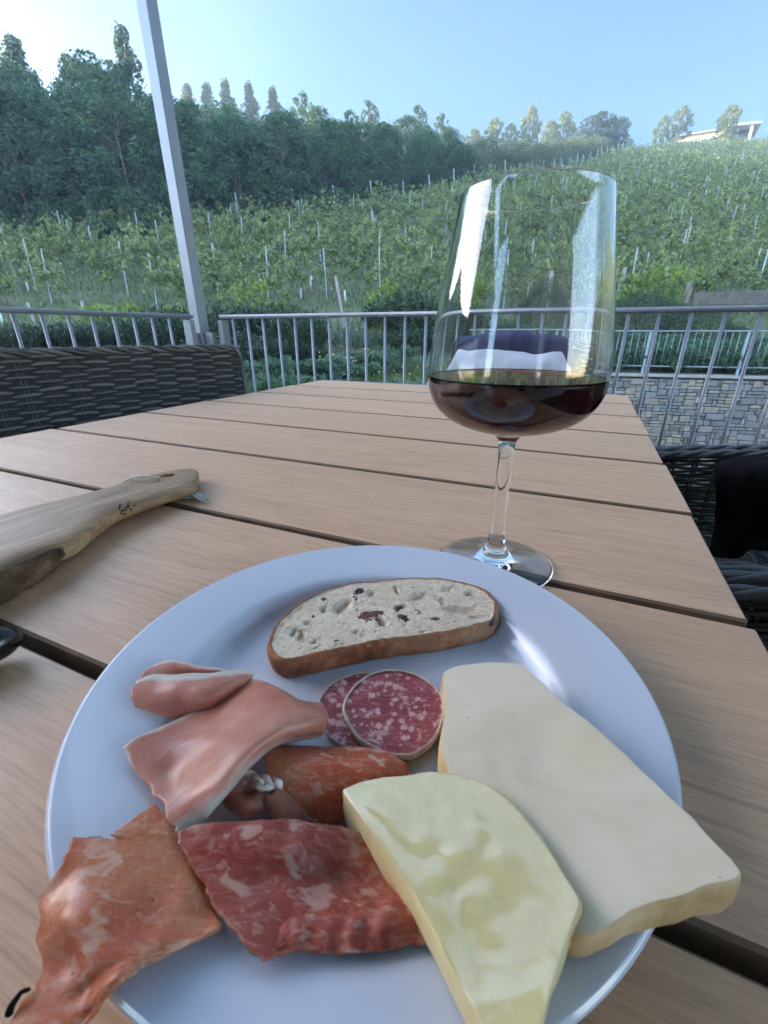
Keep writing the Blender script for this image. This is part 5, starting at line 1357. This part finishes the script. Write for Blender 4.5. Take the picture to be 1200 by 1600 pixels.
# prosciutto, rear folded piece: front flap with its fat edge on top, back layer peeking over it
s1 = sheet(None, net([[(214, 1104, 4), (207, 1093, 9), (205, 1080, 12), (212, 1068, 14), (216, 1064, 14)],
                      [(240, 1116, 4), (236, 1100, 12), (235, 1080, 17), (240, 1060, 18), (243, 1055, 17)],
                      [(285, 1124, 4), (284, 1106, 14), (287, 1082, 20), (294, 1060, 20), (297, 1054, 18)],
                      [(325, 1114, 5), (330, 1100, 15), (334, 1078, 20), (341, 1056, 19), (344, 1051, 17)],
                      [(362, 1086, 8), (368, 1078, 14), (373, 1066, 17), (377, 1053, 16), (379, 1049, 15)],
                      [(388, 1068, 9), (391, 1064, 12), (393, 1060, 13), (395, 1056, 12.5), (397, 1054, 12)]]), 70, 50, .0010, M_ham, wob=.0008, wsc=90, seed=1, rag=.035)
s1b = sheet(None, net([[(214, 1068, 8), (226, 1050, 12), (244, 1036, 12)], [(258, 1060, 10), (266, 1041, 14.5), (272, 1029, 14)], [(306, 1056, 10), (312, 1048, 15.5), (318, 1042, 14.5)], [(372, 1058, 9), (376, 1054, 12), (380, 1051, 12)]]), 50, 24, .0010, M_ham, wob=.0008, wsc=90, seed=4, rag=.05)
merge('prosciutto_slice', [s1, s1b], M_ham, 'folded pink prosciutto slice with a white fat edge at the rear left of the plate', 'prosciutto', 'prosciutto slices')
# prosciutto, broad sheet: flat leaf on the far side rolling over into a smooth fold
s2 = sheet(None, net([[(500, 1099, 10), (508, 1107, 15), (512, 1122, 17), (508, 1140, 14), (498, 1151, 9), (488, 1152, 5)],
                      [(458, 1092, 14), (472, 1098, 19), (481, 1118, 23), (479, 1141, 20), (467, 1156, 12), (452, 1158, 6)],
                      [(398, 1062, 13), (422, 1075, 18), (441, 1104, 24), (443, 1141, 25), (431, 1164, 16), (415, 1169, 6)],
                      [(350, 1090, 12), (375, 1094, 17), (396, 1122, 23), (403, 1162, 26), (395, 1192, 18), (380, 1199, 6)],
                      [(272, 1126, 11.5), (312, 1137, 14), (350, 1152, 21), (367, 1194, 26), (363, 1228, 19), (350, 1237, 6)],
                      [(208, 1156, 10.5), (256, 1161, 12), (305, 1180, 17), (331, 1225, 23), (335, 1260, 18), (326, 1267, 6)],
                      [(196, 1174, 9.5), (232, 1190, 10), (268, 1208, 13), (298, 1250, 19), (309, 1285, 15), (302, 1293, 5)],
                      [(212, 1206, 7), (226, 1222, 7), (242, 1240, 10), (262, 1278, 15), (279, 1303, 12), (276, 1308, 5)]]), 110, 80, .0010, M_ham, wob=.00035, wsc=60, seed=7, rag=.03)
merge('prosciutto_slice', [s2], M_ham, 'broad smooth pink prosciutto slice folded over in front of the rear one', 'prosciutto', 'prosciutto slices')
# crumpled end of ham with clear fat, petal and pink layer running under the roll
s4 = sheet(None, net([[(338, 1244, 5), (346, 1232, 11), (362, 1216, 15), (388, 1206, 15), (404, 1210, 13)],
                      [(360, 1262, 5), (362, 1246, 9), (376, 1228, 11), (394, 1220, 11), (408, 1218, 12)],
                      [(384, 1276, 6), (384, 1260, 12), (390, 1242, 8), (402, 1232, 9), (412, 1226, 11)],
                      [(404, 1272, 6), (410, 1262, 12), (406, 1246, 13), (412, 1236, 11), (418, 1230, 11)]]), 50, 44, .0009, M_ham, wob=.0012, wsc=130, seed=15, rag=.05)
s5 = sheet(None, net([[(412, 1244, 11), (424, 1240, 13), (440, 1226, 14), (470, 1214, 15), (500, 1220, 14)],
                      [(418, 1262, 9), (430, 1256, 11), (448, 1246, 12), (476, 1238, 12), (502, 1246, 11)],
                      [(428, 1284, 7), (440, 1276, 9), (456, 1266, 9.5), (480, 1262, 9), (500, 1268, 8)],
                      [(440, 1304, 5), (448, 1298, 6), (462, 1288, 7), (482, 1282, 6), (498, 1286, 5)]]), 40, 44, .0009, M_ham, wob=.0006, wsc=90, seed=18, rag=.04)
merge('prosciutto_slice', [s4, s5], M_ham, 'small crumpled prosciutto strip in front of the broad fold', 'prosciutto', 'prosciutto slices')
fm = MB()
for q in range(3):
    fc = [U(410 + 10 * q + 9 * math.cos(a + q), 1224 + 8 * math.sin(a * 1.3 + q), ZW + (14 + 2.5 * math.sin(1.7 * a + q)) * 1e-3) for a in np.linspace(0, 5, 9)]
    tt_ = np.linspace(0, 1, 50); fm.tube(spline(fc, 50), (.0005 + .0008 * np.sin(tt_ * math.pi) * (1 + .4 * np.sin(tt_ * 21))), 8)
setp(fm.build('fat_curl', M_fat), 'glistening curls of clear fat on the small prosciutto strip', 'ham fat')
# large salami slices: the roll at the centre
s6 = sheet(None, net([[(416, 1170, 5), (410, 1174, 12), (413, 1192, 16), (418, 1228, 12), (428, 1262, 5)],
                      [(455, 1168, 6), (456, 1173, 14), (462, 1194, 18), (470, 1236, 14), (476, 1284, 4)],
                      [(505, 1168, 6), (508, 1173, 14), (514, 1196, 18), (522, 1238, 14), (524, 1284, 4)],
                      [(556, 1169, 6), (562, 1173, 13), (568, 1195, 17), (572, 1232, 14), (568, 1266, 5)],
                      [(600, 1174, 6), (608, 1180, 12), (613, 1200, 15), (612, 1228, 12), (604, 1248, 7)],
                      [(628, 1188, 6), (634, 1195, 9), (638, 1208, 11), (634, 1226, 10), (626, 1236, 7)]]), 80, 56, .0011, M_big2, wob=.0008, wsc=80, seed=21, rag=.04, pleat=(.0003, 2.5, .5))
merge('salami_roll', [s6], M_big2, 'orange red salami slice with large fat pieces rolled up beside the small salami', 'salami slice', 'large salami slices')
s8 = sheet(None, net([[(113, 1306, 18.5), (165, 1309, 17), (220, 1311, 15), (268, 1303, 12), (302, 1300, 8)],
                      [(98, 1345, 19.5), (150, 1345, 19.5), (210, 1345, 16), (265, 1346, 12), (316, 1354, 7)],
                      [(68, 1400, 19), (128, 1398, 20.5), (195, 1395, 17), (262, 1400, 12), (336, 1420, 5)],
                      [(60, 1450, 18.5), (118, 1448, 20), (185, 1446, 17), (252, 1450, 13), (344, 1450, 11)],
                      [(66, 1500, 18), (115, 1500, 19.5), (170, 1496, 18), (220, 1492, 15.5), (286, 1480, 12)],
                      [(58, 1540, 17), (100, 1545, 18.5), (140, 1545, 18.5), (176, 1536, 17.5), (222, 1507, 15)],
                      [(34, 1570, 15), (75, 1580, 17.5), (115, 1586, 18.5), (146, 1576, 18.3), (166, 1552, 17.6)],
                      [(10, 1615, 14), (50, 1625, 16), (90, 1630, 17.5), (120, 1615, 17.5), (150, 1582, 17.6)]]), 110, 80, .0011, M_big2, wob=.0008, wsc=65, seed=29, rag=.035, pleat=(.00055, .5, 2.6))
st_ = MB().tube(spline([U(46, 1546, ZW + .0175), U(34, 1550, ZW + .019), U(26, 1560, ZW + .018), U(18, 1572, ZW + .0165), U(14, 1584, ZW + .015)], 20), np.linspace(.0004, .0009, 20), 6)
o8 = merge('large_salami_slice', [s8], M_big2, 'orange red salami slice lying over the left edge of the plate at the front', 'salami slice', 'large salami slices')
st_.build('casing_string', M_black, o8)
s7 = sheet(None, net([[(266, 1297, 16), (330, 1286, 19), (410, 1281, 18), (490, 1283, 15), (560, 1300, 11), (602, 1320, 8)],
                      [(290, 1336, 15), (350, 1331, 18), (430, 1326, 18), (505, 1329, 13), (575, 1345, 8), (622, 1360, 6)],
                      [(318, 1386, 12.5), (380, 1379, 14), (450, 1373, 12), (525, 1376, 8), (590, 1388, 5), (637, 1400, 4)],
                      [(350, 1436, 11), (410, 1426, 9), (470, 1416, 6), (540, 1415, 4), (605, 1420, 3.5), (650, 1428, 3)],
                      [(382, 1479, 10), (430, 1463, 8), (485, 1451, 7), (550, 1450, 7), (610, 1450, 6), (657, 1450, 5)],
                      [(412, 1504, 8), (448, 1491, 6), (495, 1489, 4), (555, 1489, 3), (612, 1483, 3), (662, 1468, 3)]]), 110, 120, .0010, M_big, wob=.0011, wsc=75, seed=25, rag=.03, pleat=(.0007, 1.6, 1.2))
s7b = sheet(None, net([[(438, 1452, 7), (436, 1472, 9), (430, 1492, 6)], [(470, 1424, 10), (474, 1452, 11.5), (476, 1488, 4)], [(520, 1412, 9), (524, 1446, 12), (528, 1490, 4)],
                       [(570, 1408, 9), (576, 1442, 12), (584, 1488, 4)], [(620, 1412, 8), (626, 1440, 11), (632, 1480, 4)], [(662, 1420, 6), (668, 1444, 8), (672, 1474, 4)]]), 130, 44, .0010, M_big2, wob=.0011, wsc=110, seed=41, rag=.05, pleat=(.0011, 5.5, .6))
merge('large_salami_slice', [s7, s7b], M_big, 'wide dusky red salami slice lying across the front middle of the plate', 'salami slice', 'large salami slices')
s9 = sheet(None, net([[(172, 1305, 10), (210, 1278, 12), (240, 1262, 11)], [(205, 1320, 11), (240, 1298, 12), (276, 1286, 11)], [(255, 1334, 9), (284, 1314, 11), (312, 1302, 9)]]), 40, 30, .0011, M_big2, wob=.0009, wsc=80, seed=33, rag=.06)
merge('large_salami_slice', [s9], M_big2, 'browned edge of a salami slice peeking out behind the two front ones', 'salami slice', 'large salami slices')

# ---- cheeses
k = NM('soft_cheese_paste', .34); c_ = k.coord(); q1 = k.noise(c_, 30, 4, .55, .8); q2 = k.noise(c_, 260, 4)
cp = k.ramp(q1, [(.3, (.655, .565, .39)), (.5, (.70, .615, .455)), (.7, (.73, .66, .52))])
ds = k.voro(k.map(c_, (1, 1.6, 1)), 75); cp = k.mix(k.ramp(ds, [(.035, .8), (.06, 0)]), cp, (.45, .33, .16))
k.set('Base Color', cp); k.set('Subsurface Weight', .35); k.set('Subsurface Radius', (.012, .009, .005)); k.set('Roughness', k.ramp(q1, [(.35, .29), (.7, .37)]))
k.bump(k.math('ADD', k.math('MULTIPLY', k.noise(k.map(c_, (1, 3, 1), (0, 0, .9)), 40, 4, .5, 1.5), 1.0), k.math('MULTIPLY', q2, .25)), .30, .0016); M_paste = k.m
k = NM('cheese_rind', .6); c_ = k.coord(); q1 = k.noise(c_, 70, 5)
k.set('Base Color', k.ramp(q1, [(.3, (.50, .31, .13)), (.5, (.63, .45, .23)), (.72, (.72, .58, .36))])); k.set('Subsurface Weight', .2); k.set('Subsurface Radius', (.008, .005, .003)); k.bump(k.noise(c_, 300, 4), .5, .0008); M_rind = k.m
k = NM('yellow_cheese_paste', .14); c_ = k.coord(); q1 = k.noise(c_, 26, 3)
k.set('Base Color', k.ramp(q1, [(.3, (.68, .59, .28)), (.7, (.74, .66, .36))])); k.set('Subsurface Weight', .45); k.set('Subsurface Radius', (.014, .010, .004)); k.set('Specular IOR Level', .65)
k.set('Roughness', k.ramp(k.noise(c_, 120, 5, .65), [(.4, .16), (.65, .34)])); k.set('Coat Weight', 1.0); k.set('Coat Roughness', .06); k.set('Coat IOR', 2.0)
cr1 = k.voro(k.map(c_, (1, .55, 1), (0, 0, .5)), 62, 'SMOOTH_F1'); cr2 = k.noise(c_, 130, 3, .5, 1.0)
k.bump(k.math('ADD', cr1, k.math('MULTIPLY', cr2, .30)), .22, .0020); M_paste2 = k.m
k = NM('yellow_cheese_rind', .45); c_ = k.coord(); q1 = k.noise(c_, 80, 4)
k.set('Base Color', k.ramp(q1, [(.3, (.64, .50, .22)), (.7, (.72, .62, .34))])); k.set('Subsurface Weight', .3); k.set('Subsurface Radius', (.010, .007, .003)); M_rind2 = k.m

def wedge(name, label, px, zfun, zt, zb, m_top, m_side, seed, round_=.0012, amp=.0012, n=240, dents=None):
    P = resample(np.array([U(x, y, zfun(x, y)) for x, y in px]), n, 2); c = P.mean(0)
    t = thing(name, label, 'cheese', (c[0], c[1], ZW))
    P = P + np.array([[nz3(p, 90, seed) * amp + nz3(p, 320, seed) * amp * .4, nz3(p, 90, seed + 5) * amp, 0] for p in P])
    dl = np.linalg.norm(P - c, axis=1)
    def ringz(inset, f, dz=0.0):
        out = []
        for p, l in zip(P, dl):
            q = c + (p - c) * max(0, (1 - inset / l)); a, b = zb(p[0], p[1]), zt(q[0], q[1])
            bulge = .0006 * nz3((p[0], p[1], a + (b - a) * f), 130, seed)
            q = q + (p - c) / l * bulge * (0 < f < 1)
            out.append((q[0], q[1], a + (b - a) * f + dz if f < 1 else b + dz))
        return out
    side = [ringz(.004, 0.0), ringz(.0008, .04), ringz(0, .15), ringz(-.0004, .4), ringz(0, .7), ringz(0, .86), ringz(round_ * .25, 1, -round_ * .55), ringz(round_ * .7, 1, -round_ * .12)]
    m = MB().grid(np.array(side), wrap=True); m.add(side[0], [list(range(n))[::-1]]); m.build('rind', m_side, t)
    rows = [side[-1], ringz(round_ * 1.6, 1, 0)]
    for s in list(np.linspace(.965, .02, 46)):
        row = []
        for p in P:
            q = c + (p - c) * s * max(0, 1 - round_ * 1.6 / np.linalg.norm(p - c)); z = zt(q[0], q[1]); e = min(1, (1 - s) * 2.2) ** 1.6
            z += e * (.0010 * nz3(q, 38, seed) + .0004 * nz3(q, 140, seed + 2))
            if dents is not None: z += e * dents(q)
            row.append((q[0], q[1], z))
        rows.append(row)
    m = MB().grid(np.array(rows), wrap=True); m.add([np.array(rows[-1]).mean(0)] + rows[-1], [[0, 1 + q, 1 + (q + 1) % n] for q in range(n)])
    m.build('paste', m_top, t)
    return P
big_px = [(692, 1046), (705, 1038), (730, 1033), (765, 1031), (806, 1033), (826, 1046), (848, 1068), (872, 1092), (905, 1118), (940, 1144), (975, 1176), (1010, 1210), (1045, 1243), (1080, 1275), (1110, 1302), (1140, 1330), (1168, 1358), (1160, 1372), (1138, 1380), (1110, 1386), (1075, 1398), (1040, 1408), (1010, 1420), (985, 1432), (960, 1448), (925, 1462), (890, 1465), (850, 1420), (800, 1350), (752, 1280), (716, 1240), (700, 1222), (690, 1190), (688, 1150), (694, 1110), (694, 1075)]
zf1 = lambda x, y: ZW + .0195 + .0150 * (x - 690) / 478
Pb = np.array([U(x, y, zf1(x, y)) for x, y in big_px]); pf1 = plane_fit(Pb)
def zb1(x, y):
    r = math.hypot(x - PC[0], y - PC[1])
    floor = TT + float(np.interp(r, [0, .076, .0815, .0865, .0925, .105, .1195, .2], [WF, .0068, .0098, .0145, .0166, .0194, .0217, .0217])) + .0003
    return max(floor, pf1(x, y) - .0205)
dent = lambda q: -.0012 * math.exp(-(((q[0] - U(850, 1200, .775)[0]) / .012) ** 2 + ((q[1] - U(850, 1200, .775)[1]) / .02) ** 2))
Pbig = wedge('cheese_wedge', 'large ivory soft cheese wedge with orange rind, hanging over the right plate rim', big_px, zf1, pf1, zb1, M_paste, M_rind, 3.0, amp=.0008, dents=dent)
yel_px = [(535, 1268), (560, 1258), (600, 1248), (640, 1240), (672, 1228), (700, 1226), (735, 1229), (762, 1236), (790, 1254), (815, 1276), (842, 1310), (866, 1345), (890, 1385), (908, 1418), (902, 1440), (890, 1468), (878, 1500), (866, 1540), (852, 1590), (838, 1640), (800, 1672), (778, 1640), (748, 1592), (715, 1542), (680, 1490), (645, 1438), (612, 1388), (580, 1340), (555, 1300)]
def sm(t): t = min(1, max(0, t)); return t * t * (3 - 2 * t)
def zpx(x, y):
    return ZW + .0062 + .0183 * sm((x - 545) / 275) + .004 * sm((x - 760) / 150) + .009 * sm((y - 1400) / 240)
Py0 = np.array([U(x, y, zpx(x, y)) for x, y in yel_px])
A_y = np.c_[Py0[:, 0], Py0[:, 1], Py0[:, 0] ** 2, Py0[:, 0] * Py0[:, 1], Py0[:, 1] ** 2, np.ones(len(Py0))]; cy_, *_ = np.linalg.lstsq(A_y, Py0[:, 2], rcond=None)
def zt2(x, y):
    z = float(np.dot([x, y, x * x, x * y, y * y, 1], cy_))
    d = pf1(x, y) + .0030 - z; return z + (math.sqrt(d * d + .003 ** 2) + d) / 2
def zb2f(x, y): return pf1(x, y) + .0008 if inside((x, y), Pbig) else plate_z(x, y) + .0004
def dent2(q):
    return .0003 * nz3((q[0], q[1] * 1.4, 0), 40, 2)
    return .0004 * nz3((q[0] * 1.0, q[1] * 1.4, 0), 45, 2) - .0004 * max(0, .12 - abs(nz3((q[0] * 1.6, q[1], 0), 40, 6))) / .12
wedge('cheese_slice', 'glossy yellow cheese slice leaning on the large ivory wedge at the front of the plate', yel_px, zpx, zt2, zb2f, M_paste2, M_rind2, 8.0, round_=.0009, amp=.0005, dents=dent2)
